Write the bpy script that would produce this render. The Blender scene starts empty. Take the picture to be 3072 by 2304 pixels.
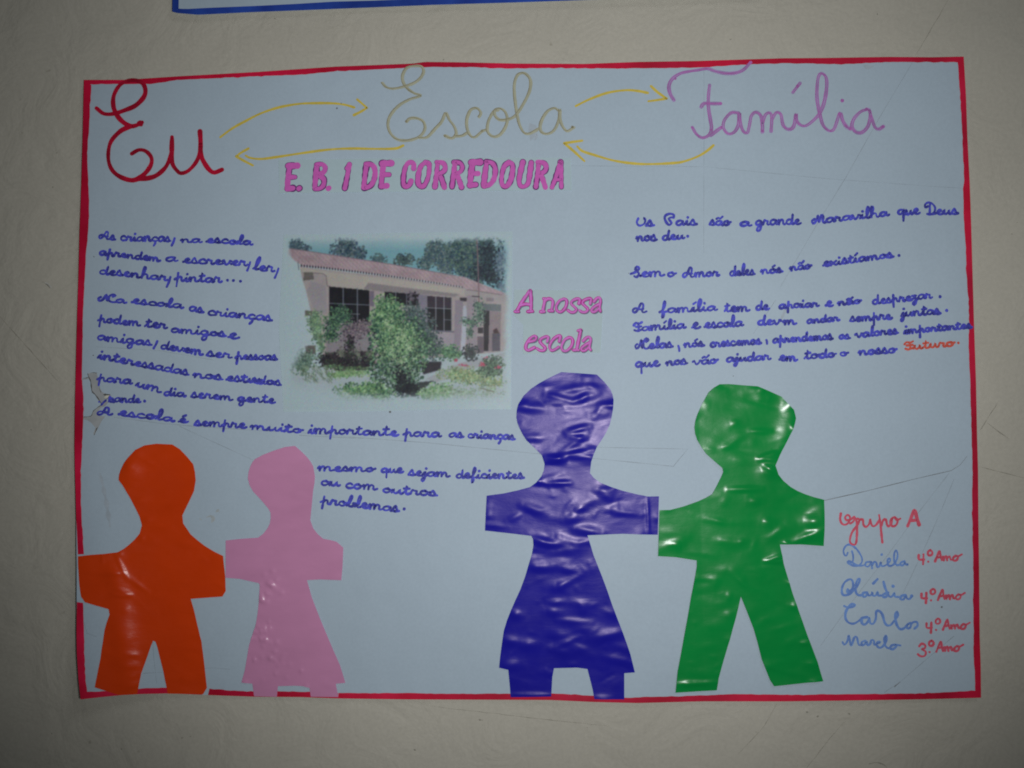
import bpy, bmesh, math, random
import numpy as np
from mathutils import Matrix, Vector
from mathutils.geometry import delaunay_2d_cdt

random.seed(11)
rng = np.random.default_rng(11)
scene = bpy.context.scene
COL = scene.collection

# ------------------------------------------------------------------ camera
R = np.array([[0.99910387, 0.01134511, 0.04077681],
              [-0.01283175, 0.99925553, 0.03638306],
              [-0.04033369, -0.0368737, 0.99850565]])      # picture axes from wall axes
CAM = np.array([0.02197065, 0.02720633, -0.6630779])         # x right, y down, z into the wall
LENS, SENSOR, PW, PH = 35.0, 36.0, 3072.0, 2304.0
FPX = LENS / SENSOR * PW
cam = bpy.data.cameras.new("camera")
cam.lens, cam.sensor_width, cam.sensor_fit = LENS, SENSOR, 'HORIZONTAL'
cam.clip_start, cam.clip_end = 0.02, 50
cam_o = bpy.data.objects.new("camera", cam)
COL.objects.link(cam_o)


def w3(v):                       # (x right, y down, z in) -> Blender (x, y in, z up)
    return Vector((v[0], v[2], -v[1]))


cx, cy, cz = w3(R[0]), -w3(R[1]), -w3(R[2])
m = Matrix((cx, cy, cz)).transposed().to_4x4()
m.translation = w3(CAM)
cam_o.matrix_world = m
scene.camera = cam_o

# ------------------------------------------------------------------ light
world = bpy.data.worlds.new("World")
scene.world = world
world.use_nodes = True
bg = world.node_tree.nodes["Background"]
bg.inputs[0].default_value = (0.86, 0.95, 1.0, 1)
bg.inputs[1].default_value = 0.02


def lamp(name, kind, loc, target, energy, **kw):
    l = bpy.data.lights.new(name, kind)
    l.energy = energy
    for k, v in kw.items():
        setattr(l, k, v)
    o = bpy.data.objects.new(name, l)
    COL.objects.link(o)
    o.location = loc
    o.rotation_euler = (Vector(target) - Vector(loc)).to_track_quat('-Z', 'Y').to_euler()
    return o


lamp("camera_flash", 'SPOT', (0.080, -0.672, -0.045), (0.024, 0, 0.048), 8.9,
     spot_size=math.radians(82), spot_blend=1.0, shadow_soft_size=0.022, color=(1, 1, 1))
lamp("corridor_light", 'AREA', (1.1, -1.5, 1.5), (0, 0, 0), 2.8, shape='DISK', size=0.7, color=(0.92, 0.97, 1.0))

vs = scene.view_settings
vs.view_transform, vs.look, vs.exposure, vs.gamma = 'Standard', 'None', 0.0, 1.0
vs.use_curve_mapping = False
scene.cycles.filter_width = 1.9          # a soft compact-camera lens
scene.cycles.use_denoising = False       # keep the grain


# ------------------------------------------------------------------ helpers
def lin(c):
    c = np.array(c, float) / 255
    return np.where(c <= 0.04045, c / 12.92, ((c + 0.055) / 1.055) ** 2.4)


PAPER = np.array([0.57, 0.705, 0.82])


def alb(c, near=(135, 155, 162)):
    """base colour of something seen as c where white paper beside it is seen as near"""
    return tuple(np.clip(lin(c) / lin(near) * PAPER, 0.004, 0.9))


def ray(px, py, depth):
    d = R.T @ np.array([(px - PW / 2) / FPX, (py - PH / 2) / FPX, 1.0])
    t = (-depth - CAM[2]) / d[2]
    p = CAM + d * t
    return p[0], -p[1]


def wallpt(px, py, depth=None):
    """the spot on the poster (or, with a depth, on a flat sheet) behind a photograph pixel"""
    if depth is not None:
        return ray(px, py, depth)
    d = 0.0028
    for _ in range(4):
        x, z = ray(px, py, d)
        d = float(sheet_z(x, z))
    return ray(px, py, d)


def wpts(pts, crop=None, depth=None):
    out = []
    for p in pts:
        x, y = p[0], p[1]
        if crop:
            x, y = crop[0] + x * crop[2], crop[1] + y * crop[2]
        out.append(wallpt(x, y, depth))
    return out


def to_px(pts, crop):
    return [(crop[0] + p[0] * crop[2], crop[1] + p[1] * crop[2]) for p in pts]


MM = 0.001


def sheet_z(x, z):
    """how far the poster paper stands off the wall"""
    x = np.asarray(x, float); z = np.asarray(z, float)
    d = 0.0022 + 0.0005 * np.sin(x * 17 + 1.3 + z * 6) + 0.0004 * np.sin(z * 23 - 0.6 + x * 5)
    d = d + 0.0030 * np.exp(-((x + .300) ** 2 + (z + .212) ** 2) / (2 * .032 ** 2))
    d = d + 0.0018 * np.exp(-((x + .300) / .04) ** 2)
    d = d + 0.0070 * np.exp(-((x + .302) / .045) ** 2) / (1 + np.exp((z + .085) / .022))
    d = d + 0.0009 * np.exp(-((z + .212) / .012) ** 2) * (1 + np.sin(x * 40))*0.5
    d = d + 0.0010 * np.exp(-((x - .302) / .02) ** 2)
    d = d - 0.0004 * np.exp(-np.abs(x - 0.118) / 0.02) - 0.0003 * np.exp(-np.abs(z - 0.136) / 0.02)
    return np.maximum(d, 0.0006)


def link(name, me, parent=None):
    o = bpy.data.objects.new(name, me)
    COL.objects.link(o)
    if parent:
        o.parent = parent
    return o


def tag(o, label=None, cat=None, group=None, kind=None):
    if label: o['label'] = label
    if cat: o['category'] = cat
    if group: o['group'] = group
    if kind: o['kind'] = kind
    return o


def empty(name, loc):
    o = bpy.data.objects.new(name, None)
    o.empty_display_size = 0.05
    o.location = loc
    COL.objects.link(o)
    return o


def mesh(name, verts, faces, mat, parent=None, smooth=True):
    me = bpy.data.meshes.new(name)
    off = Vector((0, 0, 0))
    up_ = parent
    while up_:
        off += Vector(up_.location)
        up_ = up_.parent
    me.from_pydata([tuple(Vector(v) - off) for v in verts], [], faces)
    me.materials.append(mat)
    me.validate()
    me.update()
    if smooth:
        me.polygons.foreach_set("use_smooth", [True] * len(me.polygons))
    return link(name, me, parent)


# ------------------------------------------------------------------ materials
def new_mat(name):
    mt = bpy.data.materials.new(name)
    mt.use_nodes = True
    nt = mt.node_tree
    return mt, nt, nt.nodes["Principled BSDF"]


def noise(nt, scale, detail=4, rough=0.55, stretch=None, dist=0.0):
    tc = nt.nodes.new("ShaderNodeTexCoord")
    mp = nt.nodes.new("ShaderNodeMapping")
    nt.links.new(tc.outputs["Object"], mp.inputs[0])
    if stretch:
        mp.inputs["Scale"].default_value = stretch
    n = nt.nodes.new("ShaderNodeTexNoise")
    n.inputs["Scale"].default_value = scale
    n.inputs["Detail"].default_value = detail
    n.inputs["Roughness"].default_value = rough
    n.inputs["Distortion"].default_value = dist
    nt.links.new(mp.outputs[0], n.inputs["Vector"])
    return n


def ramp(nt, src, c0, c1, p0=0.3, p1=0.7):
    r = nt.nodes.new("ShaderNodeValToRGB")
    r.color_ramp.elements[0].position, r.color_ramp.elements[1].position = p0, p1
    r.color_ramp.elements[0].color = (*c0, 1)
    r.color_ramp.elements[1].color = (*c1, 1)
    nt.links.new(src, r.inputs[0])
    return r


def scaled(c, k):
    return tuple(min(0.92, max(0.002, v * k)) for v in c)


def bump(nt, bsdf, layers):
    prev = None
    for src, strength, dist in layers:
        b = nt.nodes.new("ShaderNodeBump")
        b.inputs["Strength"].default_value = strength
        b.inputs["Distance"].default_value = dist
        nt.links.new(src, b.inputs["Height"])
        if prev:
            nt.links.new(prev.outputs[0], b.inputs["Normal"])
        prev = b
    nt.links.new(prev.outputs[0], bsdf.inputs["Normal"])


def ink(name, c, vary=0.18, scale=260, rough=0.55, spec=0.25):
    mt, nt, b = new_mat(name)
    n = noise(nt, scale, 3)
    r = ramp(nt, n.outputs[0], scaled(c, 1 - vary), scaled(c, 1 + vary), .35, .65)
    nt.links.new(r.outputs[0], b.inputs["Base Color"])
    b.inputs["Roughness"].default_value = rough
    b.inputs["Specular IOR Level"].default_value = spec
    return mt


def wall_material():
    mt, nt, b = new_mat("painted_plaster")
    n1 = noise(nt, 4.5, 5, .55)
    n2 = noise(nt, 420, 3, .6)
    base = (0.66, 0.632, 0.54)
    r1 = ramp(nt, n1.outputs[0], scaled(base, .93), scaled(base, 1.06), .3, .7)
    r2 = ramp(nt, n2.outputs[0], (.93, .93, .93), (1.05, 1.05, 1.05), .25, .75)
    mx = nt.nodes.new("ShaderNodeMix"); mx.data_type = 'RGBA'; mx.blend_type = 'MULTIPLY'
    mx.inputs[0].default_value = 1
    nt.links.new(r1.outputs[0], mx.inputs[6]); nt.links.new(r2.outputs[0], mx.inputs[7])
    # small dark flecks of dirt
    fl = noise(nt, 95, 2, .5)
    r3 = ramp(nt, fl.outputs[0], (1, 1, 1), (.62, .6, .56), .735, .80)
    m2 = nt.nodes.new("ShaderNodeMix"); m2.data_type = 'RGBA'; m2.blend_type = 'MULTIPLY'
    m2.inputs[0].default_value = 1
    nt.links.new(mx.outputs[2], m2.inputs[6]); nt.links.new(r3.outputs[0], m2.inputs[7])
    nt.links.new(m2.outputs[2], b.inputs["Base Color"])
    b.inputs["Roughness"].default_value = 0.62
    b.inputs["Specular IOR Level"].default_value = 0.25
    tr = noise(nt, 26, 4, .55, dist=1.2)
    tf = noise(nt, 150, 4, .6)
    bump(nt, b, [(tr.outputs[0], .36, .006), (tf.outputs[0], .17, .0011)])
    return mt


def paper_material(name, c, strength=.32, vary=.045):
    mt, nt, b = new_mat(name)
    n = noise(nt, 5, 4, .6)
    f = noise(nt, 500, 2, .5)
    r = ramp(nt, n.outputs[0], scaled(c, 1 - vary), scaled(c, 1 + vary), .3, .7)
    r2 = ramp(nt, f.outputs[0], (.975, .975, .975), (1.02, 1.02, 1.02), .3, .7)
    mx = nt.nodes.new("ShaderNodeMix"); mx.data_type = 'RGBA'; mx.blend_type = 'MULTIPLY'
    mx.inputs[0].default_value = 1
    nt.links.new(r.outputs[0], mx.inputs[6]); nt.links.new(r2.outputs[0], mx.inputs[7])
    nt.links.new(mx.outputs[2], b.inputs["Base Color"])
    b.inputs["Roughness"].default_value = 0.55
    b.inputs["Specular IOR Level"].default_value = 0.3
    w = noise(nt, 13, 3, .5)
    g = noise(nt, 900, 2, .5)
    bump(nt, b, [(w.outputs[0], strength * 1.4, .006), (g.outputs[0], .06, .0002)])
    return mt


def vinyl(name, c, rough, spec, fine=.25, vary=.06, coat=0.0):
    mt, nt, b = new_mat(name)
    if name.startswith("blue"):
        b.inputs["Specular Tint"].default_value = (1.0, .84, .96, 1)
    n = noise(nt, 22, 4, .6, (1, 1, 2.4))
    r = ramp(nt, n.outputs[0], scaled(c, 1 - vary), scaled(c, 1 + vary), .3, .7)
    nt.links.new(r.outputs[0], b.inputs["Base Color"])
    b.inputs["Roughness"].default_value = rough
    b.inputs["Specular IOR Level"].default_value = spec
    b.inputs["Coat Weight"].default_value = coat
    b.inputs["Coat Roughness"].default_value = rough * .8
    rn = noise(nt, 60, 3, .6)
    rr = nt.nodes.new("ShaderNodeMapRange")
    rr.inputs[1].default_value, rr.inputs[2].default_value = .3, .7
    rr.inputs[3].default_value, rr.inputs[4].default_value = rough * .85, rough * 1.25
    nt.links.new(rn.outputs[0], rr.inputs[0]); nt.links.new(rr.outputs[0], b.inputs["Roughness"])
    f = noise(nt, 55, 4, .6, (1, 1, 2.6))
    g = noise(nt, 700, 2, .5)
    bump(nt, b, [(f.outputs[0], fine, .0006), (g.outputs[0], .06, .0001)])
    return mt


M_WALL = wall_material()
M_SHEET = paper_material("poster_paper", tuple(PAPER))
M_SLIP = paper_material("printed_slip_paper", (0.57, 0.735, 0.795), .15)
M_CAPTION = paper_material("caption_slip_paper", (0.55, 0.70, 0.745), .15)
M_BLUEINK = ink("blue_felt_tip", alb((54, 60, 144)), .38)
M_EU = ink("crimson_marker", alb((118, 6, 30), (122, 140, 148)), .28, 110)
M_YEL = ink("yellow_ochre_felt_tip", alb((160, 150, 62)), .08)
M_OLIVE = ink("olive_pencil_line", alb((112, 114, 92)), .15)
M_OLIVEP = ink("pale_olive_felt_tip", alb((133, 140, 118)), .08, 160)
M_MAG = ink("magenta_felt_tip", alb((134, 84, 138)), .16, 160)
M_MAGP = ink("pale_magenta_felt_tip", alb((128, 112, 148)), .16, 120)
M_ORI = ink("orange_felt_tip", alb((172, 72, 58)), .2)
M_REDINK = ink("coral_red_felt_tip", alb((170, 62, 76), (122, 138, 146)), .15)
M_SKYINK = ink("slate_blue_felt_tip", alb((74, 102, 152), (122, 138, 146)), .16)
M_PENCIL_CREASE = ink("pencil_crease_grey", alb((119, 135, 140)), .10)
M_PENCIL_CREASE_D = ink("dark_pencil_crease_grey", alb((92, 100, 100)), .2)
M_CRACK = ink("hairline_crack_dust", (0.40, 0.38, 0.315), .25)
M_CHIP = ink("bare_plaster", (0.66, 0.66, 0.62), .1)
M_STAIN = ink("grey_worn_paper", alb((116, 124, 122), (122, 140, 146)), .1, 90)
M_TEAR = ink("torn_edge_dark", alb((62, 64, 60), (122, 140, 146)), .3)  # dark lines along the tear
M_DIRTW = ink("bared_wall_speck", alb((170, 160, 130), (122, 140, 146)), .2)


def border_material(name, c, c2):
    mt, nt, b = new_mat(name)
    n = noise(nt, 26, 5, .65)
    r = ramp(nt, n.outputs[0], c, c2, .35, .68)
    n2 = noise(nt, 9, 2, .5, dist=.6)
    r2 = ramp(nt, n2.outputs[0], (.8, .8, .8), (1.1, 1.1, 1.1), .42, .56)
    mx = nt.nodes.new("ShaderNodeMix"); mx.data_type = 'RGBA'; mx.blend_type = 'MULTIPLY'
    mx.inputs[0].default_value = 1
    nt.links.new(r.outputs[0], mx.inputs[6]); nt.links.new(r2.outputs[0], mx.inputs[7])
    nt.links.new(mx.outputs[2], b.inputs["Base Color"])
    b.inputs["Roughness"].default_value = .5
    b.inputs["Specular IOR Level"].default_value = .3
    return mt


M_RED = border_material("red_marker_border", alb((146, 6, 36)), alb((172, 18, 54)))
M_NAVY = border_material("blue_marker_border", alb((22, 44, 112)), alb((34, 66, 140)))


# ------------------------------------------------------------------ ribbons of ink
def smooth(pts, step):
    """Catmull-Rom through pts, resampled about every step"""
    P = [np.array(p, float) for p in pts]
    if len(P) < 3:
        a, b = P[0], P[-1]
        n = max(2, int(np.linalg.norm(b - a) / step) + 1)
        return [a + (b - a) * t for t in np.linspace(0, 1, n)]
    ext = [2 * P[0] - P[1]] + P + [2 * P[-1] - P[-2]]
    out = []
    for i in range(1, len(ext) - 2):
        p0, p1, p2, p3 = ext[i - 1:i + 3]
        n = max(2, int(np.linalg.norm(p2 - p1) / step))
        for k in range(n):
            t = k / n
            out.append(.5 * ((2 * p1) + (-p0 + p2) * t + (2 * p0 - 5 * p1 + 4 * p2 - p3) * t * t
                             + (-p0 + 3 * p1 - 3 * p2 + p3) * t ** 3))
    out.append(P[-1])
    return out


class Ink:
    """collects pen strokes (wall metres) into one mesh lying on the paper"""
    def __init__(self, eps, surf=sheet_z):
        self.v, self.f, self.eps, self.surf, self.k = [], [], eps, surf, 0

    def stroke(self, pts, width, curved=True, jitter=.10, taper=0.0, step=None):
        step = step or max(width * .45, .0004)
        pl = smooth(pts, step) if curved else [np.array(p, float) for p in pts]
        q = [pl[0]]
        for p in pl[1:]:
            if np.linalg.norm(p - q[-1]) > step * .3:
                q.append(p)
        pl = q
        n = len(pl)
        if n == 1:
            return self.dot(pl[0], width * .55)
        L, Rr = [], []
        ph = random.random() * 9
        for i, p in enumerate(pl):
            t = pl[min(i + 1, n - 1)] - pl[max(i - 1, 0)]
            t = t / (np.linalg.norm(t) + 1e-12)
            nn = np.array([-t[1], t[0]])
            w = width * .5 * (1 + jitter * math.sin(i * .9 + ph) * random.uniform(.4, 1.2))
            w *= 1 + .13 * math.sin(i * .17 + ph * 1.7)
            if taper:
                w *= 1 - taper * abs(2 * i / (n - 1) - 1) ** 3
            L.append(p + nn * w); Rr.append(p - nn * w)
        b = len(self.v)
        for i in range(n):
            e = self.eps + 1.5e-8 * (self.k + i)
            for p in (L[i], Rr[i]):
                self.v.append((p[0], -(float(self.surf(p[0], p[1])) + e), p[1]))
        for i in range(n - 1):
            self.f.append((b + 2 * i, b + 2 * i + 1, b + 2 * i + 3, b + 2 * i + 2))
        for end, prev in ((0, 1), (n - 1, n - 2)):            # round pen ends
            c = pl[end]; d = c - pl[prev]
            a0 = math.atan2(d[1], d[0])
            r = np.linalg.norm(L[end] - Rr[end]) / 2
            e = self.eps + 1.5e-8 * (self.k + end)
            fan = len(self.v)
            for j in range(7):
                a = a0 - math.pi / 2 + math.pi * j / 6
                x, z = c[0] + r * math.cos(a), c[1] + r * math.sin(a)
                self.v.append((x, -(float(self.surf(x, z)) + e), z))
            self.f.append(tuple(range(fan, fan + 7)))
        self.k += n

    def dot(self, c, r):
        fan = len(self.v)
        e = self.eps + 1.5e-8 * self.k
        for j in range(12):
            a = j * math.pi / 6
            rr = r * random.uniform(.88, 1.1)
            x, z = c[0] + rr * math.cos(a), c[1] + rr * math.sin(a)
            self.v.append((x, -(float(self.surf(x, z)) + e), z))
        self.f.append(tuple(range(fan, fan + 12)))
        self.k += 1

    def poly(self, pts):
        fan = len(self.v)
        e = self.eps + 1.5e-8 * self.k
        for x, z in pts:
            self.v.append((x, -(float(self.surf(x, z)) + e), z))
        self.f.append(tuple(range(fan, fan + len(pts))))
        self.k += 1

    def build(self, name, mat, parent):
        return mesh(name, self.v, self.f, mat, parent, smooth=False)


PXM = 0.0002195            # metres of poster per photograph pixel, for pen widths


# ------------------------------------------------------------------ the wall
WZ = 0.0
N = 24
wv, wf = [], []
for j in range(N + 1):
    for i in range(N + 1):
        wv.append((-1.3 + 2.6 * i / N, 0, -1.1 + 2.2 * j / N))
for j in range(N):
    for i in range(N):
        a = j * (N + 1) + i
        wf.append((a, a + 1, a + N + 2, a + N + 1))
wall = mesh("wall", wv, wf, M_WALL)
tag(wall, "cream painted plaster wall with hairline cracks behind the posters", "wall", kind="structure")
flat = lambda x, z: 0.0


def wall_mark(pts, w, mat=M_CRACK, name="hairline_crack", jitter=.5):
    s = Ink(0.00008, flat)
    P = wpts(pts, depth=0.0)
    q = smooth(P, .004)
    q = [p + rng.normal(0, .00012, 2) for p in q]
    s.stroke(q, w * PXM, curved=True, jitter=jitter, taper=.7, step=.0015)
    return s.build(name, mat, wall)


for pts, w in [
    ([(2996, 1203), (2972, 1240), (2938, 1293)], 1.6),
    ([(2962, 1269), (3001, 1299), (3028, 1317)], 2.2),
    ([(2938, 1399), (3022, 1421), (3076, 1435)], 1.6),
    ([(2846, -4), (2808, 63), (2745, 168)], 1.6),
    ([(-5, 944), (80, 1040), (177, 1147)], 1.6),
    ([(2535, 2163), (2490, 2215), (2400, 2330)], 1.3),
    ([(2330, 2110), (2290, 2180), (2215, 2262)], 1.3),
    ([(1290, 2118), (1460, 2138), (1650, 2160), (1830, 2178)], 1.2),
    ([(2605, 2292), (2630, 2288), (2652, 2294), (2660, 2304)], 2.4),
    ([(125, 1400 - 555), (139, 852), (152, 866)], 3.0),
]:
    wall_mark(pts, w)
wall_mark([(133, 848), (146, 854), (155, 862)], 5, M_CHIP, "plaster_chip", .4)
for x, y, r in [(1441, 2160, 4.5), (1446, 2161, 3), (1243, 2249, 4), (155, 2201, 2.5), (363, 2247, 3), (545, 2214, 3), (573, 2209, 3),
                (2452, 2150, 4), (2546, 2141, 4), (2420, 2136, 3), (2268, 2196, 2.4), (2632, 42, 4), (824, 55, 3), (172, 458, 3.5),
                (158, 562, 3), (1330, 180, 3), (3052, 668, 3), (3035, 702, 3), (94, 1290, 3), (1762, 2183, 2.2), (2190, 118, 2.6)]:
    s = Ink(0.00008, flat)
    P = wallpt(x, y, 0.0)
    s.stroke([P, (P[0] + random.uniform(-1, 1.6) * r * PXM, P[1] + random.uniform(-.4, .4) * r * PXM)], r * PXM, jitter=.3)
    s.build("dirt_speck", M_CRACK, wall)

# ------------------------------------------------------------------ sheets with a marker border
def triangulate(outline, spacing, holes=None):
    """fill a traced outline with an even mesh"""
    o = np.array(outline)
    x0, z0 = o.min(0); x1, z1 = o.max(0)
    gx = np.arange(x0 + spacing * .5, x1, spacing); gz = np.arange(z0 + spacing * .5, z1, spacing)
    X, Z = np.meshgrid(gx, gz)
    X = X + (np.arange(X.shape[0])[:, None] % 2) * spacing * .5
    P = np.c_[X.ravel(), Z.ravel()]
    inside = np.zeros(len(P), bool)
    dmin = np.full(len(P), 9.0)
    n = len(o)
    for i in range(n):
        a, b = o[i], o[(i + 1) % n]
        c = (a[1] > P[:, 1]) != (b[1] > P[:, 1])
        with np.errstate(divide='ignore', invalid='ignore'):
            xi = (b[0] - a[0]) * (P[:, 1] - a[1]) / (b[1] - a[1]) + a[0]
        inside ^= c & (P[:, 0] < xi)
        ab = b - a
        t = np.clip(((P - a) @ ab) / (ab @ ab + 1e-18), 0, 1)
        dmin = np.minimum(dmin, np.linalg.norm(P - (a + t[:, None] * ab), axis=1))
    P = P[inside & (dmin > spacing * .45)]
    verts = [Vector(p) for p in o] + [Vector(p) for p in P]
    r = delaunay_2d_cdt(verts, [], [list(range(n))], 1, 1e-7)
    V, F = r[0], r[2]
    V = np.array([(v.x, v.y) for v in V])
    out = []
    for f in F:
        a, b, c = (V[k] for k in f[:3])
        ar = (b[0] - a[0]) * (c[1] - a[1]) - (b[1] - a[1]) * (c[0] - a[0])
        out.append(tuple(f) if ar > 0 else tuple(reversed(f)))
    return V, out


def densify(pts, step):
    out = []
    n = len(pts)
    for i in range(n):
        a, b = np.array(pts[i]), np.array(pts[(i + 1) % n])
        k = max(1, int(np.linalg.norm(b - a) / step))
        out += [tuple(a + (b - a) * j / k) for j in range(k)]
    return out


def densify_open(pts, step):
    out = []
    for a, b in zip(pts[:-1], pts[1:]):
        a, b = np.array(a), np.array(b)
        k = max(1, int(np.linalg.norm(b - a) / step))
        out += [a + (b - a) * j / k for j in range(k)]
    return out + [np.array(pts[-1])]


def solid(o, t):
    md = o.modifiers.new("thickness", 'SOLIDIFY')
    md.thickness = t
    md.offset = -1
    es = o.modifiers.new("crisp_edge", 'EDGE_SPLIT'); es.split_angle = math.radians(50)
    return o


def surface(name, outline, spacing, surf, mat, parent=None, thick=.0003, eps=0.0):
    V, F = triangulate(densify(outline, spacing), spacing)
    d = surf(V[:, 0], V[:, 1]) + eps
    verts = [(v[0], -dd, v[1]) for v, dd in zip(V, d)]
    o = mesh(name, verts, F, mat, parent)
    return solid(o, thick)


TOP_O = [(252, 240), (371, 240), (538, 229), (773, 216), (1008, 200), (1240, 191), (1276, 186), (1371, 187), (1552, 191), (1755, 192),
         (1914, 186), (2100, 183), (2347, 175), (2482, 174), (2663, 171), (2799, 172), (2891, 170)]
TOP_I = [(257, 253), (376, 252), (457, 252), (534, 240), (773, 229), (918, 223), (1008, 214), (1240, 203), (1281, 201), (1416, 202),
         (1529, 206), (1642, 204), (1823, 206), (2100, 203), (2211, 195), (2347, 190), (2523, 193), (2663, 186), (2873, 187)]
RIGHT_O = [(2891, 170), (2898, 290), (2902, 412), (2909, 547), (2913, 661), (2917, 800), (2919, 870), (2922, 972), (2928, 1150), (2931, 1305),
           (2934, 1411), (2935, 1562), (2937, 1700), (2939, 1910), (2942, 1998), (2943, 2093)]
RIGHT_I = [(2873, 187), (2881, 302), (2887, 412), (2892, 543), (2889, 560), (2890, 600), (2892, 669), (2896, 726), (2899, 791), (2897, 797), (2902, 855),
           (2906, 918), (2907, 985), (2905, 1002), (2907, 1067), (2911, 1160), (2911, 1205), (2915, 1305), (2916, 1351), (2917, 1441),
           (2916, 1562), (2918, 1637), (2921, 1741), (2919, 1801), (2921, 1890), (2920, 1939), (2923, 1998), (2926, 2073)]
BOT_O = [(2943, 2093), (2752, 2098), (2515, 2102), (2358, 2104), (2200, 2104), (2102, 2104), (1913, 2109), (1786, 2106), (1653, 2100),
         (1470, 2099), (1216, 2098), (1014, 2095), (900, 2091), (765, 2090), (622, 2085), (504, 2080), (423, 2082), (366, 2085), (305, 2091), (242, 2098)]
LEFT_O = [(242, 2098), (236, 2040), (231, 1961), (230, 1900), (230, 1700), (229, 1550), (225, 1400), (224, 1340), (225, 1231), (227, 1140), (229, 1050),
          (232, 940), (235, 851), (239, 700), (244, 561), (249, 381), (252, 240)]
LEFT_I_A = [(274, 254), (273, 272), (269, 361), (263, 440), (262, 489), (265, 542), (268, 634), (265, 690), (257, 778), (253, 870), (249, 959), (247, 1077), (246, 1140),
            (249, 1177), (251, 1222), (251, 1249), (249, 1285), (246, 1340), (243, 1420), (243, 1500), (247, 1580), (252, 1663)]
LEFT_I_B = [(250, 1808), (252, 1870), (253, 1950), (257, 2040), (261, 2075)]

poster = empty("poster", (0, 0, -0.21))
tag(poster, "large white poster with a red marker border, handwriting and glued cutouts", "poster")
outl = wpts(TOP_O[:-1] + RIGHT_O[:-1] + BOT_O[:-1] + LEFT_O[:-1])
surface("sheet", outl, .006, sheet_z, M_SHEET, poster, .0004)

E_INK = .00012


def band(a, b, s):
    """a hand-ruled marker band between two traced edges, in short quads"""
    def resample(pts, n):
        p = np.array(pts, float)
        d = np.r_[0, np.cumsum(np.linalg.norm(np.diff(p, axis=0), axis=1))]
        t = np.linspace(0, d[-1], n)
        return np.c_[np.interp(t, d, p[:, 0]), np.interp(t, d, p[:, 1])]
    n = max(4, int(np.linalg.norm(np.array(a[0]) - np.array(a[-1])) / 12))
    A, B = resample(a, n), resample(b, n)
    B = B + rng.normal(0, .55, B.shape)
    A, B = wpts(A), wpts(B)
    base = len(s.v)
    for p, q in zip(A, B):
        for u, w in ((p, q), ):
            for t in (0, .33, .66, 1):
                x, z = u[0] + (w[0] - u[0]) * t, u[1] + (w[1] - u[1]) * t
                s.v.append((x, -(float(s.surf(x, z)) + s.eps), z))
    for i in range(n - 1):
        for k in range(3):
            c = base + 4 * i + k
            s.f.append((c, c + 1, c + 5, c + 4))
    s.k += n


bs = Ink(E_INK)
band(TOP_O, TOP_I, bs)
bs.eps += .00002; band(RIGHT_O, RIGHT_I, bs)
bs.eps += .00002
band([(2943, 2093), (2752, 2098), (2515, 2102), (2358, 2104), (2200, 2104), (2102, 2104), (1913, 2109), (1786, 2106), (1653, 2100), (1470, 2099), (1216, 2098), (1013, 2095)],
     [(2927, 2072), (2772, 2080), (2594, 2082), (2370, 2084), (2200, 2082), (2134, 2085), (1976, 2090), (1875, 2093), (1780, 2087), (1660, 2080), (1520, 2081), (1343, 2081), (1242, 2079), (1016, 2079)], bs)
band([(1013, 2095), (900, 2091), (765, 2090), (624, 2085)], [(1016, 2079), (900, 2075), (834, 2074), (757, 2075), (692, 2071), (629, 2066)], bs)
band([(606, 2084), (504, 2080), (423, 2082), (366, 2085), (305, 2091), (242, 2098)], [(606, 2066), (500, 2063), (427, 2065), (370, 2075), (330, 2073), (260, 2075)], bs)
bs.eps += .00002
band([(252, 240), (249, 381), (244, 561), (239, 700), (235, 851), (232, 940), (229, 1050), (227, 1140)],
     [(274, 254), (273, 272), (269, 361), (263, 440), (262, 489), (265, 542), (268, 634), (265, 690), (257, 778), (253, 870), (249, 959), (247, 1077), (246, 1140)], bs)
band([(227, 1139), (225, 1231), (224, 1340), (225, 1400), (229, 1550), (234, 1663)],
     [(246, 1139), (249, 1177), (251, 1222), (251, 1249), (249, 1285), (246, 1340), (243, 1420), (243, 1500), (247, 1580), (252, 1663)], bs)
band([(231, 1806), (230, 1900), (231, 1961), (236, 2040), (242, 2098)], LEFT_I_B, bs)
bs.build("border", M_RED, poster)

# the poster above, of which only the lower edge is in view
def top_surf(x, z):
    return 0.0042 + 0.0008 * np.sin(np.asarray(x) * 15)


tp = [(517, 35), (532, 39), (594, 44), (740, 36), (999, 25), (1175, 18), (1300, 13), (1539, 7), (1708, 2), (1759, 0), (2000, -9), (2300, -20)]
ti = [(536, 26), (560, 27), (617, 23.5), (760, 17), (881, 10.5), (1000, 3), (1117, 0), (1300, -8), (1700, -20), (2000, -30), (2282, -40)]
lw = wpts(tp, depth=.0045)
BL, BR_ = np.array(lw[0]), np.array(lw[-1])
ax = (BR_ - BL) / np.linalg.norm(BR_ - BL); up = np.array([-ax[1], ax[0]])
TLc = BL + up * .30 + ax * 0.004; TRc = BR_ + up * .30
upper = empty("upper_poster", (0.1, 0, .26))
tag(upper, "white poster with a blue marker border, only its lower edge seen above", "poster")
surface("sheet", lw + [tuple(TRc), tuple(TLc)], .012, top_surf, M_SHEET, upper, .0004)
us = Ink(E_INK, top_surf)


def band_w(A, B, s):
    base = len(s.v)
    for p, q in zip(A, B):
        for w in (p, q):
            s.v.append((w[0], -(float(s.surf(w[0], w[1])) + s.eps), w[1]))
    for i in range(len(A) - 1):
        c = base + 2 * i
        s.f.append((c, c + 1, c + 3, c + 2))


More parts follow.
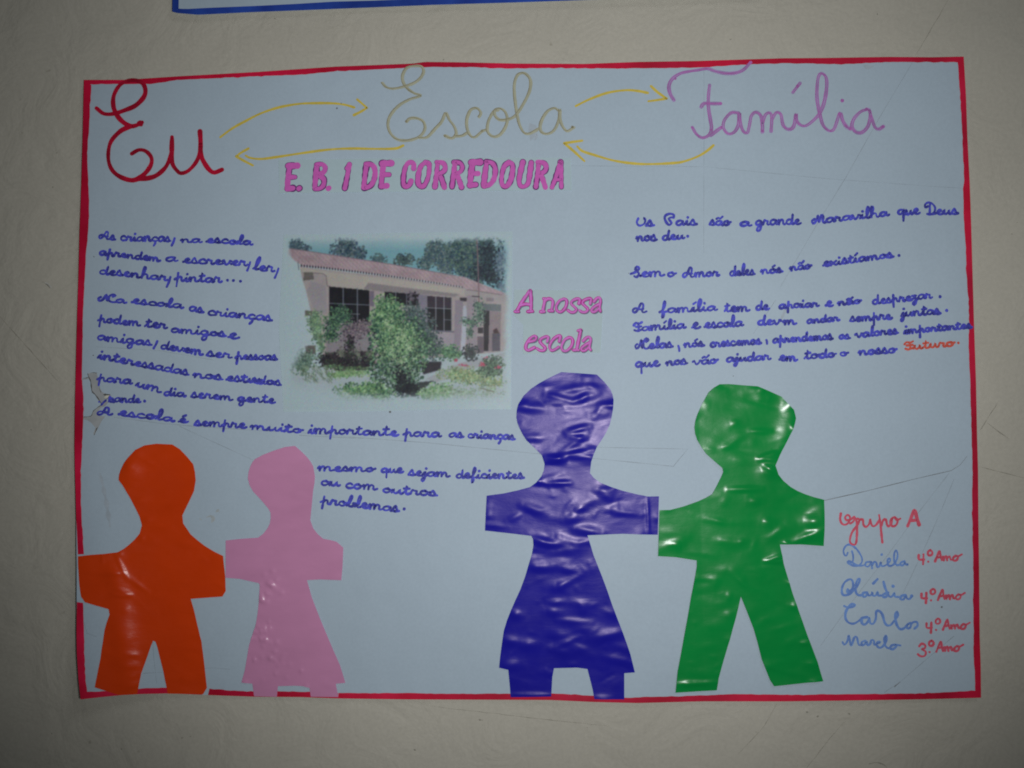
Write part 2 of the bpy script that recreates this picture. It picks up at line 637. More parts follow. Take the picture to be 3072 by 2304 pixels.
def res(pts, n):
    p = np.array(pts, float)
    d = np.r_[0, np.cumsum(np.linalg.norm(np.diff(p, axis=0), axis=1))]
    t = np.linspace(0, d[-1], n)
    return np.c_[np.interp(t, d, p[:, 0]), np.interp(t, d, p[:, 1])]


inner = wpts(ti, depth=.0045)
band_w(res(lw, 120), res(inner, 120), us)
us.eps += .00002
iTL, iTR = TLc + ax * .004 - up * .004, TRc - ax * .004 - up * .004
band_w(res([lw[0], tuple(TLc)], 40), res([inner[0], tuple(iTL)], 40), us)
us.eps += .00002
band_w(res([tuple(TLc), tuple(TRc)], 40), res([tuple(iTL), tuple(iTR)], 40), us)
us.eps += .00002
band_w(res([tuple(TRc), lw[-1]], 40), res([tuple(iTR), inner[-1]], 40), us)
us.build("border", M_NAVY, upper)

# ------------------------------------------------------------------ big headings and arrows
CA = (240, 180, 1000 / 2212)
CB = (1100, 160, 1000 / 2212)
CC = (1940, 140, 1000 / 2212)


def heading(name, layers, label=None):
    """layers: list of (crop, strokes, width px, material, eps)"""
    root = None
    for crop, strokes, w, mat, eps, dots in layers:
        s = Ink(eps)
        for st in strokes:
            s.stroke(wpts(st, crop), w * PXM, jitter=.07)
        for (x, y, r) in dots:
            s.dot(np.array(wpts([(x, y)], crop)[0]), r * PXM)
        if root is None:
            root = s.build(name, mat, poster)
        else:
            o = s.build("pen_outline", mat, root)
    if label:
        root['label'] = label
    return root


EU = [[(110, 320), (160, 357), (225, 357), (300, 333), (370, 302), (425, 245), (434, 192), (408, 148), (340, 135), (268, 165), (226, 235), (223, 310),
       (250, 372), (290, 415), (340, 440), (385, 430), (412, 415)],
      [(340, 440), (270, 472), (205, 545), (188, 640), (205, 715), (250, 765), (320, 795), (372, 794), (430, 755), (470, 700), (475, 650), (440, 607), (392, 597), (345, 622)],
      [(385, 790), (450, 785), (510, 765), (570, 710), (600, 640), (612, 560), (611, 512)],
      [(611, 530), (610, 620), (615, 690), (645, 735), (672, 752), (720, 735), (770, 680), (795, 620), (801, 560), (797, 475)],
      [(801, 560), (803, 630), (830, 690), (865, 735), (895, 747), (943, 728)]]
heading("heading_word", [(CA, EU, 13.6, M_EU, E_INK + 8e-5, [(400, 422, 10)])], "crimson cursive heading word with a looped capital")

ESC = [[(100, 195), (125, 222), (170, 233), (240, 220), (310, 195), (355, 160), (375, 120), (360, 88), (315, 82), (265, 95), (235, 145), (240, 195),
        (270, 235), (315, 265), (355, 280), (280, 305), (210, 345), (155, 410), (138, 470), (155, 530), (200, 570), (265, 577), (330, 560), (370, 530),
        (385, 490), (370, 450), (330, 430), (285, 430), (262, 452)],
       [(345, 560), (400, 553), (450, 500), (495, 450), (522, 395), (545, 440), (580, 490), (590, 535), (560, 562), (515, 545)],
       [(590, 548), (630, 545), (668, 522)],
       [(742, 422), (755, 395), (730, 364), (692, 370), (665, 420), (660, 480), (680, 540), (715, 555), (765, 515), (795, 505)],
       [(868, 375), (840, 385), (805, 450), (800, 520), (840, 552), (890, 530), (928, 460), (922, 400), (890, 367), (852, 372), (847, 410), (880, 440), (940, 435), (990, 405),
        (1040, 330), (1080, 240), (1080, 170), (1040, 130), (1000, 142), (978, 200), (978, 280), (990, 380), (1010, 470), (1040, 525), (1080, 530), (1135, 500)],
       [(1275, 385), (1240, 362), (1190, 390), (1152, 460), (1152, 515), (1190, 533), (1240, 510), (1272, 440), (1278, 370), (1280, 440), (1300, 490), (1330, 515), (1372, 490)]]


def shift(st, dx, dy):
    return [[(x + dx, y + dy) for x, y in s] for s in st]


heading("heading_word", [(CB, shift(ESC, 5, 2), 8.5, M_OLIVEP, E_INK, []),
                         (CB, shift(ESC, -4, -1), 2.6, M_OLIVE, E_INK + 4e-5, [(262, 452, 4), (520, 548, 4), (765, 514, 4), (1365, 490, 4.5)])],
        "pale olive cursive heading word with a pencil outline")

FAM = [[(180, 355), (155, 310), (148, 260), (170, 215), (220, 180), (280, 165), (345, 155), (405, 147), (450, 162), (520, 177), (585, 175), (640, 155), (690, 105)],
       [(418, 255), (410, 330), (410, 400), (420, 470), (430, 540), (415, 585), (370, 605), (330, 580), (303, 535)],
       [(362, 400), (380, 378), (430, 378), (490, 378)],
       [(425, 590), (460, 562), (497, 535)],
       [(610, 440), (560, 440), (515, 490), (510, 540), (540, 578), (580, 568), (608, 520), (615, 440), (620, 500), (640, 560), (667, 573), (680, 530), (695, 460), (725, 435),
        (758, 460), (768, 520), (768, 565)],
       [(770, 500), (790, 450), (820, 440), (830, 480), (825, 562)],
       [(828, 490), (860, 438), (890, 450), (905, 520), (940, 549), (975, 530), (992, 445), (995, 490), (1020, 520), (1055, 525), (1100, 495), (1150, 440), (1180, 360),
        (1195, 260), (1188, 200), (1160, 177), (1140, 200), (1130, 280), (1132, 360), (1150, 450), (1170, 520), (1210, 558), (1245, 543), (1282, 442), (1300, 490), (1325, 530), (1352, 545)],
       [(970, 305), (1018, 242)],
       [(1470, 415), (1420, 432), (1375, 480), (1362, 530), (1390, 568), (1430, 568), (1470, 525), (1484, 450), (1475, 417), (1495, 480), (1515, 535), (1540, 548), (1570, 530)]]
FD = [(490, 378, 5), (303, 538, 4), (497, 535, 4), (768, 560, 4.5), (1322, 525, 4), (1350, 545, 5), (1567, 532, 5), (1458, 413, 4.5), (992, 455, 4), (1280, 448, 5), (1297, 358, 5.5),
      (1000, 262, 5), (190, 212, 4), (410, 378, 4), (428, 552, 3), (690, 105, 5)]
heading("heading_word", [(CC, FAM, 10.5, M_MAGP, E_INK, [(1297, 358, 6)]),
                         (CC, shift(FAM, -7, -2), 2.7, M_MAG, E_INK + 4e-5, FD),
                         (CC, shift(FAM, 7, 3), 2.2, M_MAG, E_INK + 5e-5, [])],
        "magenta cursive heading word drawn in doubled felt-tip lines")

ARR = [
    (CA, [[(932, 512), (1010, 455), (1100, 405), (1200, 355), (1320, 315), (1450, 292), (1560, 287), (1680, 288), (1760, 298), (1820, 315)],
          [(1840, 262), (1872, 290), (1905, 318)], [(1905, 318), (1860, 345), (1818, 366)]], "ochre arrow curving right from the crimson word"),
    (CA, [[(2145, 568), (2090, 588), (1950, 590), (1800, 588), (1650, 595), (1450, 622), (1300, 645), (1200, 657), (1130, 650), (1100, 635)],
          [(1118, 588), (1070, 615), (1038, 640)], [(1038, 640), (1090, 670), (1148, 700)]], "ochre arrow pointing left at the crimson word"),
    (CB, [[(1388, 350), (1480, 305), (1600, 262), (1720, 245), (1800, 250), (1865, 263)], [(1887, 218), (1930, 258), (1990, 300)], [(1990, 300), (1930, 310), (1870, 318)]],
     "ochre arrow curving right to the magenta word"),
    (CB, [[(1398, 618), (1430, 648), (1500, 672), (1640, 712), (1780, 732), (1900, 735), (2040, 728), (2108, 717), (2198, 684), (2258, 648), (2301, 611)],
          [(1430, 580), (1370, 588), (1312, 597)], [(1312, 597), (1380, 655), (1445, 715)]], "ochre arrow curving left under the magenta word"),
]
for crop, st, lb in ARR:
    s = Ink(E_INK + 1e-5)
    for q in st:
        s.stroke(wpts(q, crop), 7.4 * PXM, jitter=.05)
    o = s.build("arrow", M_YEL, poster)
    o['label'] = lb

# ------------------------------------------------------------------ handwriting: one pen alphabet
G = {
 'a': (1.12, [[(.9, .8), (.55, 1), (.15, .7), (.12, .25), (.4, 0), (.75, .3), (.9, .95), (.88, .25), (1.03, 0), (1.22, .2)]]),
 'b': (1.0, [[(0, .1), (.3, .8), (.5, 1.7), (.35, 2.0), (.22, 1.5), (.2, .4), (.35, 0), (.7, .1), (.8, .6), (.6, .95), (.75, .85), (1.0, .8)]]),
 'c': (.95, [[(.8, .78), (.55, 1), (.2, .75), (.12, .3), (.4, 0), (.75, .06), (1.05, .25)]]),
 'ç': (.95, [[(.8, .78), (.55, 1), (.2, .75), (.12, .3), (.4, 0), (.75, .06), (1.05, .25)], [(.55, 0), (.62, -.35), (.38, -.8)]]),
 'd': (1.15, [[(.85, .75), (.5, 1), (.15, .7), (.12, .25), (.4, 0), (.75, .3), (.95, 1.9), (.88, .3), (1.03, 0), (1.25, .2)]]),
 'e': (.92, [[(0, .2), (.4, .42), (.72, .8), (.5, 1.04), (.22, .7), (.25, .2), (.5, 0), (.8, .05), (1.02, .25)]]),
 'f': (.9, [[(0, .1), (.4, .7), (.62, 1.7), (.48, 2.05), (.36, 1.5), (.33, -.7), (.42, -.9), (.55, -.4), (.5, 0), (.95, .2)]]),
 'g': (1.15, [[(.85, .8), (.5, 1), (.15, .7), (.15, .3), (.4, .05), (.75, .35), (.9, .95), (.85, 0), (.75, -.7), (.45, -.9), (.3, -.6), (.6, -.15), (1.2, .2)]]),
 'h': (1.2, [[(0, .1), (.3, .9), (.47, 1.75), (.32, 2.0), (.22, 1.5), (.2, 0)], [(.2, .4), (.5, .95), (.8, .8), (.85, .2), (1.0, 0), (1.25, .2)]]),
 'i': (.6, [[(0, .1), (.27, .95), (.25, .2), (.4, 0), (.65, .2)]], (.32, 1.6)),
 'í': (.6, [[(0, .1), (.27, .95), (.25, .2), (.4, 0), (.65, .2)], [(.2, 1.45), (.5, 1.8)]]),
 'j': (.6, [[(0, .1), (.37, .95), (.35, -.5), (.1, -.9), (-.05, -.6), (.3, -.15), (.65, .2)]], (.42, 1.6)),
 'l': (.65, [[(0, .1), (.4, .8), (.57, 1.7), (.42, 2.0), (.27, 1.5), (.25, .3), (.4, 0), (.7, .2)]]),
 'm': (1.7, [[(0, .55), (.15, .95), (.26, .7), (.22, 0)], [(.22, .4), (.5, .97), (.72, .75), (.72, 0)], [(.72, .4), (1.0, .97), (1.25, .75), (1.28, .2), (1.45, 0), (1.75, .2)]]),
 'n': (1.2, [[(0, .55), (.15, .95), (.26, .7), (.22, 0)], [(.22, .4), (.52, .97), (.78, .75), (.8, .2), (.97, 0), (1.25, .2)]]),
 'o': (1.02, [[(.6, .96), (.2, .8), (.1, .35), (.4, 0), (.8, .3), (.8, .75), (.52, .98), (.62, .72), (.9, .68), (1.08, .78)]]),
 'ó': (1.02, [[(.6, .96), (.2, .8), (.1, .35), (.4, 0), (.8, .3), (.8, .75), (.52, .98), (.62, .72), (.9, .68), (1.08, .78)], [(.45, 1.45), (.75, 1.75)]]),
 'p': (1.1, [[(-.05, .3), (.3, .75)], [(.3, 1.55), (.27, .4), (.24, -.85)], [(.26, .25), (.5, .85), (.75, .75), (.78, .15), (.95, 0), (1.15, .2)]]),
 'q': (1.15, [[(.85, .8), (.5, 1), (.15, .7), (.12, .25), (.4, 0), (.75, .3), (.9, .95), (.88, 0), (.92, -.95)], [(.89, .0), (1.18, .4)]]),
 'r': (.95, [[(0, .1), (.2, 1.08), (.36, .85), (.65, .86), (.6, .2), (.78, 0), (1.0, .2)]]),
 's': (.82, [[(0, .1), (.35, 1.18), (.5, .7), (.66, .25), (.42, 0), (.1, .1)], [(.45, 0), (.87, .15)]]),
 't': (.8, [[(0, .1), (.35, 1.0), (.38, 1.75), (.33, .3), (.5, 0), (.85, .2)], [(.08, 1.18), (.68, 1.26)]]),
 'u': (1.15, [[(0, .1), (.2, .95), (.2, .3), (.4, 0), (.72, .4), (.8, .95), (.82, .25), (1.0, 0), (1.2, .2)]]),
 'ú': (1.15, [[(0, .1), (.2, .95), (.2, .3), (.4, 0), (.72, .4), (.8, .95), (.82, .25), (1.0, 0), (1.2, .2)], [(.5, 1.4), (.8, 1.8)]]),
 'v': (1.1, [[(0, .7), (.2, .97), (.35, .3), (.52, 0), (.85, .5), (.9, .95), (1.15, .8)]]),
 'x': (1.0, [[(0, .8), (.2, .95), (.5, .4), (.8, 0), (1.0, .2)], [(.85, .95), (.1, 0)]]),
 'z': (.95, [[(.1, .9), (.7, .95), (.3, .4), (.7, .2), (.6, -.5), (.3, -.85), (.2, -.5), (.95, .2)]]),
 'A': (1.75, [[(.4, .8), (.1, .65), (0, .28), (.22, 0), (.55, .3), (.8, 1.2), (.95, 1.7), (1.22, 1.55), (1.28, 1), (1.2, .2), (1.45, 0), (1.75, .2)], [(.6, .75), (1.0, .55), (1.3, .65)]]),
 'N': (1.95, [[(.3, .9), (.05, .6), (.2, .1), (.55, .4), (.88, 1.55), (.95, .9), (1.05, .2), (1.2, 1.2), (1.6, 1.75), (1.9, 1.5), (1.6, 1.2)], [(1.2, 1.1), (1.22, .35), (1.6, 0), (2.0, .1)]]),
 'M': (1.8, [[(.4, .85), (.08, .6), (.2, .05), (.6, .5), (.88, 1.45), (.92, .2), (1.3, 1.45), (1.5, 1.2), (1.42, .3), (1.6, 0), (1.85, .2)]]),
 'P': (1.6, [[(1.25, 1.45), (1.3, 1.95), (.8, 2.2), (.3, 1.9), (.2, 1.35), (.5, .5), (.85, .1), (1.1, .45), (.85, .95), (.7, 1.3), (1.0, 1.5), (1.3, 1.45)]]),
 'D': (1.65, [[(.5, 1.4), (.2, 1.2), (.1, 1.7), (.5, 2.1), (1.1, 1.8), (1.5, 1.1), (1.4, .3), (.9, 0), (.55, .12)], [(.75, 1.85), (.85, .1)], [(1.2, .08), (1.7, .2)]]),
 'S': (1.1, [[(0, .5), (.5, .8), (.92, 1.4), (.65, 1.7), (.5, 1.2), (.9, .5), (.7, -.1), (.4, .1)], [(.75, .1), (1.2, .2)]]),
 'O': (1.15, [[(.2, 1.15), (.08, .5), (.4, 0), (.9, .3), (1.0, 1), (.8, 1.25), (.9, 1.0)]]),
 'F': (1.1, [[(0, 1.2), (.25, 1.6), (.7, 1.45), (1.05, 1.7)], [(.6, 1.5), (.7, .5), (.5, 0), (.12, .2)], [(.3, .85), (1.0, .9)], [(.6, .05), (1.1, .25)]]),
}
TILDE = [(.15, 1.4), (.4, 1.62), (.65, 1.45), (.98, 1.85)]
G['ã'] = (G['a'][0], G['a'][1] + [TILDE])
G['é'] = (G['e'][0], G['e'][1] + [[(.45, 1.55), (.75, 1.85)]])
CAPW = {}


def write(s, text, crop, x0, y0, x1, y1, xh, pen):
    """pen a word between two traced points of its base line (crop pixels)"""
    adv = sum(G[c][0] for c in text if c in G)
    ln = math.hypot(x1 - x0, y1 - y0)
    k = ln / adv                    # horizontal stretch
    ux, uy = (x1 - x0) / ln, (y1 - y0) / ln
    x = 0
    xh = max(xh - 14, xh * .5)          # the traced height includes the width of the pen line
    for ch in text:
        g = G[ch]
        up_f = 1.6 if ch in 'lhbf' else 1.2
        cap = 1.25 if ch.isupper() else 1.0

        def stretch(y):
            if cap > 1:
                return y * cap
            return 1 + (y - 1) * up_f if y > 1 else (y * 1.35 if y < 0 else y)
        vy = xh * random.uniform(.92, 1.08)
        jy = random.uniform(-.05, .05) * xh
        sl = random.uniform(.02, .12)
        def T(p):
            a, b = (x + p[0]) * k, stretch(p[1]) * vy + jy
            a += b * sl
            a += random.uniform(-.025, .025) * xh; b += random.uniform(-.03, .03) * xh
            return (x0 + ux * a + uy * b, y0 + uy * a - ux * b)
        for st in g[1]:
            s.stroke(wpts([T(p) for p in st], crop), pen * PXM * random.uniform(.92, 1.08), jitter=.12)
        if len(g) > 2:
            s.dot(np.array(wpts([T(g[2])], crop)[0]), pen * PXM * .62)
        x += g[0]


T1 = (270, 670, 600 / 2212)
T2 = (270, 960, 600 / 2212)
T3 = (270, 1200, 700 / 2212)
T4 = (900, 1230, 700 / 2212)
R1 = (1880, 590, 600 / 2212)
R2 = (2380, 590, 600 / 2212)
R3 = (1880, 860, 600 / 2212)
R4 = (2380, 850, 600 / 2212)
COMMA = 'comma'
LINES = [
    [(T1, 'As', 98, 165, 278, 186, 55), (T1, 'crianças', 335, 190, 890, 200, 62), (T1, COMMA, 937, 165, 905, 245), (T1, 'na', 1003, 207, 1228, 213, 50), (T1, 'escola', 1288, 208, 1790, 240, 56)],
    [(T1, 'aprendem', 102, 345, 772, 422, 55), (T1, 'a', 832, 420, 960, 420, 60), (T1, 'escrever', 1032, 435, 1738, 470, 62), (T1, COMMA, 1772, 430, 1740, 522), (T1, 'ler', 1803, 508, 2033, 538, 66), (T1, COMMA, 2085, 500, 2045, 603)],
    [(T1, 'desenhar', 100, 555, 852, 634, 60), (T1, COMMA, 890, 595, 850, 703), (T1, 'pintar', 942, 638, 1452, 652, 64), (T1, '.', 1522, 630), (T1, '.', 1587, 632), (T1, '.', 1665, 640)],
    [(T1, 'Na', 85, 858, 392, 882, 52), (T1, 'escola', 462, 882, 1022, 940, 56), (T1, 'as', 1092, 968, 1250, 988, 62), (T1, 'crianças', 1300, 1010, 2008, 1078, 62)],
    [(T1, 'podem', 92, 1088, 552, 1136, 58), (T1, 'ter', 608, 1143, 848, 1162, 62), (T2, 'amigos', 892, 132, 1498, 182, 58), (T2, 'e', 1528, 198, 1636, 206, 68)],
    [(T2, 'amigas', 78, 218, 678, 282, 60), (T2, COMMA, 745, 235, 705, 313), (T2, 'devem', 778, 312, 1242, 388, 62), (T2, 'ser', 1288, 398, 1564, 422, 62), (T2, 'pessoas', 1612, 432, 2066, 442, 58)],
    [(T2, 'interessadas', 88, 422, 1088, 612, 60), (T2, 'nos', 1138, 628, 1462, 664, 58), (T2, 'estudos', 1508, 668, 2115, 722, 60)],
    [(T2, 'para', 84, 670, 458, 708, 60), (T2, 'um', 506, 728, 778, 808, 62), (T2, 'dia', 812, 832, 1050, 848, 58), (T2, 'serem', 1118, 852, 1574, 888, 60), (T2, 'gente', 1628, 893, 2040, 918, 58)],
    [(T2, 'rande', 210, 902, 552, 914, 56), (T2, '.', 605, 897)],
    [(T2, 'A', 82, 1048, 248, 1048, 52), (T3, 'escola', 272, 143, 790, 202, 52), (T3, 'é', 840, 212, 922, 214, 48), (T3, 'sempre', 992, 238, 1476, 266, 54), (T3, 'muito', 1520, 272, 2012, 312, 50),
     (T4, 'importante', 82, 218, 926, 243, 56), (T4, 'para', 983, 247, 1332, 252, 56), (T4, 'as', 1408, 257, 1546, 259, 54), (T4, 'crianças', 1588, 262, 2034, 280, 52)],
    [(T4, 'mesmo', 168, 573, 708, 583, 50), (T4, 'que', 767, 592, 972, 594, 54), (T4, 'sejam', 1028, 618, 1416, 634, 56), (T4, 'deficientes', 1478, 643, 2118, 648, 54)],
    [(T4, 'ou', 196, 713, 376, 717, 54), (T4, 'com', 427, 738, 728, 758, 60), (T4, 'outros', 778, 779, 1297, 814, 56)],
    [(T4, 'problemas', 198, 884, 935, 964, 56), (T4, '.', 988, 938)],
    [(R1, 'Os', 100, 323, 298, 322, 66), (R1, 'Pais', 395, 318, 768, 313, 64), (R1, 'são', 918, 312, 1144, 318, 64), (R1, 'a', 1247, 322, 1370, 322, 60), (R1, 'grande', 1420, 318, 1918, 302, 66),
     (R2, 'Maravilha', 202, 304, 1050, 208, 60), (R2, 'que', 1152, 200, 1390, 193, 66), (R2, 'Deus', 1436, 198, 1815, 192, 66)],
    [(R1, 'nos', 106, 493, 328, 483, 64), (R1, 'deu', 392, 482, 636, 463, 62), (R1, '.', 675, 438)],
    [(R1, 'Sem', 45, 890, 410, 876, 66), (R1, 'o', 448, 883, 538, 883, 60), (R1, 'Amor', 620, 892, 1020, 876, 62), (R1, 'deles', 1136, 874, 1412, 862, 64), (R1, 'nós', 1488, 853, 1720, 833, 58), (R1, 'não', 1808, 818, 2038, 793, 54),
     (R2, 'existíamos', 330, 773, 1102, 668, 60), (R2, '.', 1168, 650)],
    [(R3, 'A', 66, 288, 218, 286, 62), (R3, 'família', 365, 288, 992, 262, 62), (R3, 'tem', 1082, 278, 1352, 268, 66), (R3, 'de', 1427, 258, 1568, 252, 60), (R3, 'apoiar', 1682, 243, 2122, 218, 56),
     (R4, 'e', 360, 253, 432, 252, 68), (R4, 'não', 492, 243, 746, 217, 50), (R4, 'desprezar', 872, 236, 1533, 160, 62), (R4, '.', 1622, 148)],
    [(R3, 'Família', 76, 492, 644, 457, 60), (R3, 'e', 722, 463, 802, 460, 74), (R3, 'escola', 862, 458, 1284, 433, 62), (R3, 'dev', 1448, 424, 1700, 418, 62), (R3, 'm', 1732, 414, 1872, 412, 60),
     (R4, 'andar', 148, 443, 503, 413, 56), (R4, 'sempre', 627, 423, 1082, 393, 62), (R4, 'juntas', 1190, 368, 1623, 338, 62), (R4, '.', 1695, 300)],
    [(R3, 'Nelas', 92, 692, 508, 668, 62), (R3, COMMA, 572, 655, 582, 712), (R3, 'nós', 632, 668, 853, 658, 56), (R3, 'crescemos', 922, 668, 1483, 630, 60), (R3, COMMA, 1545, 590, 1552, 632),
     (R4, 'aprendemos', -229, 658, 432, 620, 60), (R4, 'os', 502, 613, 624, 611, 58), (R4, 'valores', 687, 603, 1157, 554, 60), (R4, 'importantes', 1228, 558, 1968, 493, 56)],
    [(R3, 'que', 92, 888, 358, 878, 66), (R3, 'nos', 432, 873, 668, 853, 60), (R3, 'vão', 732, 863, 1003, 843, 60), (R3, 'ajudar', 1102, 833, 1588, 803, 60), (R3, 'em', 1688, 818, 1883, 817, 64),
     (R4, 'todo', 122, 838, 468, 813, 60), (R4, 'o', 512, 803, 602, 800, 58), (R4, 'nosso', 722, 793, 1135, 763, 62)],
]
PEN = 7.3
for line in LINES:
    s = Ink(E_INK + 2e-5)
    for w in line:
        crop, txt = w[0], w[1]
        if txt == COMMA:
            s.stroke(wpts([(w[2], w[3]), ((w[2] + w[4]) / 2 + 3, (w[3] + w[5]) / 2), (w[4], w[5])], crop), PEN * PXM)
        elif txt == '.':
            s.dot(np.array(wpts([(w[2], w[3])], crop)[0]), PEN * .68 * PXM)
        else:
            write(s, txt, crop, *w[2:7], PEN)
    if line[0][1] == 'e':
        pass
    if line is LINES[6]:                                   # the inked-over correction in this line
        s.stroke(wpts([(1795, 680), (1820, 640), (1845, 690), (1872, 650), (1895, 700), (1930, 680), (1850, 700)], T2), 9 * PXM)
    if line is LINES[8]:                                   # the torn first letter
        s.stroke(wpts([(222, 850), (215, 880), (232, 906), (262, 900)], T2), PEN * PXM)
        s.stroke(wpts([(175, 890), (150, 912), (128, 938)], T2), 7.5 * PXM)
        s.dot(np.array(wpts([(102, 905)], T2)[0]), 3 * PXM)
    o = s.build("handwritten_line", M_BLUEINK, poster)

s = Ink(E_INK + 2e-5)
write(s, 'Futuro', R4, 1230, 735, 1780, 690, 58, 6.5)
s.dot(np.array(wpts([(1825, 660)], R4)[0]), 4 * PXM)
s.build("handwritten_word", M_ORI, poster)['label'] = "orange handwritten word ending the right-hand text"

# names and school years at the lower right, traced
NC = (2460, 1500, 500 / 1659)


def traced(name, strokes, mat, w, dots=(), label=None):
    s = Ink(E_INK + 2e-5)
    for st in strokes:
        s.stroke(wpts(st, NC), w * PXM, jitter=.12)
    for x, y, r in dots:
        s.dot(np.array(wpts([(x, y)], NC)[0]), r * PXM)
    o = s.build(name, mat, poster)
    if label:
        o['label'] = label
    return o


traced("handwritten_line", [
    [(207, 135), (200, 190), (218, 235), (255, 245), (290, 215), (298, 170), (275, 148), (250, 170), (262, 200), (300, 195), (340, 170)],
    [(300, 235), (330, 215), (352, 180), (365, 230), (368, 320), (360, 420), (340, 445), (305, 430), (298, 390), (320, 320), (370, 250), (395, 195)],
    [(375, 185), (395, 195), (425, 195), (432, 245), (458, 268), (490, 235), (500, 190), (510, 240), (530, 262), (560, 245), (590, 200)],
    [(588, 150), (600, 230), (610, 330), (620, 422)], [(608, 260), (630, 200), (655, 195), (665, 240), (680, 262), (710, 235), (715, 190)],
    [(745, 170), (715, 185), (700, 230), (725, 262), (760, 245), (772, 200), (745, 172), (760, 200), (800, 185)]], M_REDINK, 6.6, (), "coral red handwritten line heading the names")
traced("handwritten_letter", [[(872, 258), (905, 180), (938, 100), (960, 165), (985, 245)], [(893, 205), (962, 200)]], M_REDINK, 10, (), "bold red capital letter beside the names heading")
traced("handwritten_name", [
    [(275, 525), (262, 555), (240, 540), (235, 495), (265, 450), (310, 448), (365, 490), (410, 560), (418, 610), (390, 650), (340, 655), (290, 635), (275, 615), (300, 610), (350, 640), (400, 655), (450, 645)],
    [(318, 510), (330, 560), (325, 610), (300, 630)],
    [(500, 615), (460, 620), (452, 655), (480, 662), (505, 630), (510, 612), (518, 680)], [(518, 650), (540, 615), (560, 625), (568, 665), (590, 660), (605, 620), (612, 655), (640, 655), (672, 635), (700, 600), (690, 580), (672, 600), (680, 650), (720, 650),
     (760, 600), (772, 540), (755, 500), (738, 540), (740, 610), (765, 648), (800, 640)],
    [(840, 610), (808, 620), (800, 645), (825, 650), (845, 620), (850, 640), (872, 642)]], M_SKYINK, 5.6, [(614, 543, 4), (868, 642, 4)], "blue handwritten first name with a looped capital")
traced("handwritten_name", [
    [(275, 890), (270, 915), (300, 910), (330, 860), (320, 800), (290, 790), (245, 820), (218, 880), (222, 935), (250, 948), (300, 930), (350, 880), (385, 830), (395, 785), (375, 790), (355, 850), (358, 920), (385, 948), (420, 945)],
    [(470, 920), (430, 925), (425, 955), (450, 962), (475, 930), (482, 950), (510, 945), (520, 915), (525, 950), (555, 950), (572, 915), (580, 950), (610, 950)],
    [(530, 830), (572, 788)],
    [(665, 925), (630, 940), (630, 965), (660, 960), (680, 920)], [(632, 815), (650, 880), (690, 960), (720, 955), (740, 925), (745, 960), (780, 965)],
    [(850, 945), (810, 955), (800, 985), (830, 990), (855, 950), (865, 980), (890, 985), (915, 955)]], M_SKYINK, 7.0, [(727, 858, 5), (280, 900, 5), (912, 956, 5)],
    "blue handwritten name with an acute accent")
traced("handwritten_name", [
    [(240, 1055), (280, 1070), (330, 1060), (348, 1045), (320, 1035), (280, 1070), (255, 1120), (255, 1180), (285, 1220), (335, 1230), (390, 1200), (420, 1170)],
    [(470, 1165), (425, 1175), (415, 1220), (445, 1240), (480, 1205), (490, 1170), (500, 1225), (530, 1230), (555, 1180), (560, 1110), (590, 1105), (620, 1140), (640, 1210), (665, 1245), (700, 1245), (740, 1200), (775, 1150), (765, 1110), (748, 1150),
     (760, 1230), (790, 1280), (830, 1280), (870, 1240)],
    [(900, 1225), (870, 1240), (865, 1275), (895, 1272), (910, 1235), (930, 1215), (965, 1215), (970, 1250), (940, 1280)]], M_SKYINK, 7.0, (), "blue handwritten name, widest letters of the four")
traced("handwritten_name", [
    [(225, 1415), (240, 1440), (270, 1410), (285, 1350), (310, 1445), (340, 1370), (365, 1365), (385, 1440), (410, 1440)],
    [(450, 1400), (415, 1415), (420, 1445), (450, 1430), (460, 1405), (475, 1445), (500, 1430), (510, 1395), (535, 1400), (540, 1440), (570, 1430), (600, 1415), (575, 1410), (560, 1440), (590, 1470), (625, 1455), (660, 1400), (655, 1350), (638, 1385),
     (650, 1450), (680, 1475), (705, 1460)],
    [(745, 1440), (710, 1450), (700, 1480), (730, 1482), (760, 1455), (745, 1440), (800, 1448)]], M_SKYINK, 6.4, (), "blue handwritten name at the foot of the list")


def year(dx, dy, digit, k=1.0, label=None):
    D4 = [[(982, 548), (985, 590), (1035, 592)], [(1030, 540), (1028, 600), (1025, 640)]]
    D3 = [[(975, 555), (1000, 530), (1035, 545), (1030, 575), (1000, 585), (1040, 610), (1030, 650), (990, 655), (962, 635)]]
    ring = [[(1098, 500), (1075, 515), (1075, 545), (1098, 552), (1118, 535), (1112, 508), (1095, 500)]]
    ano = [[(1145, 610), (1165, 560), (1190, 508), (1200, 560), (1212, 600)], [(1160, 575), (1200, 568)],
           [(1225, 565), (1232, 600)], [(1230, 585), (1255, 560), (1265, 600)], [(1265, 580), (1290, 560), (1300, 595), (1320, 590)],
           [(1350, 555), (1325, 575), (1330, 602), (1360, 598), (1372, 565), (1350, 552), (1375, 560), (1412, 540)]]
    st = (D4 if digit == 4 else D3) + ring + ano
    o = traced("handwritten_year", [[(x + dx, y + dy) for x, y in q] for q in st], M_REDINK, 6.6, [(1077 + dx, 613 + dy, 3.4)], label)
    return o


year(0, 0, 4, label="red handwritten school year, topmost of four")
year(28, 385, 4, label="red handwritten school year beside the accented name")
year(78, 680, 4, label="red handwritten school year beside the widest name")
year(12, 865 + 35, 3, label="red handwritten school year starting with a three")

# ------------------------------------------------------------------ pencil lines, creases drawn as dark lines, smudges and the torn place
def pencil(pts, w=1.4, mat=M_PENCIL_CREASE, label=None):
    s = Ink(5e-5)
    s.stroke(densify_open(wpts(pts), .004), w * PXM, curved=False, jitter=.4, step=.0012)
    o = s.build("pencil_crease_line", mat, poster)


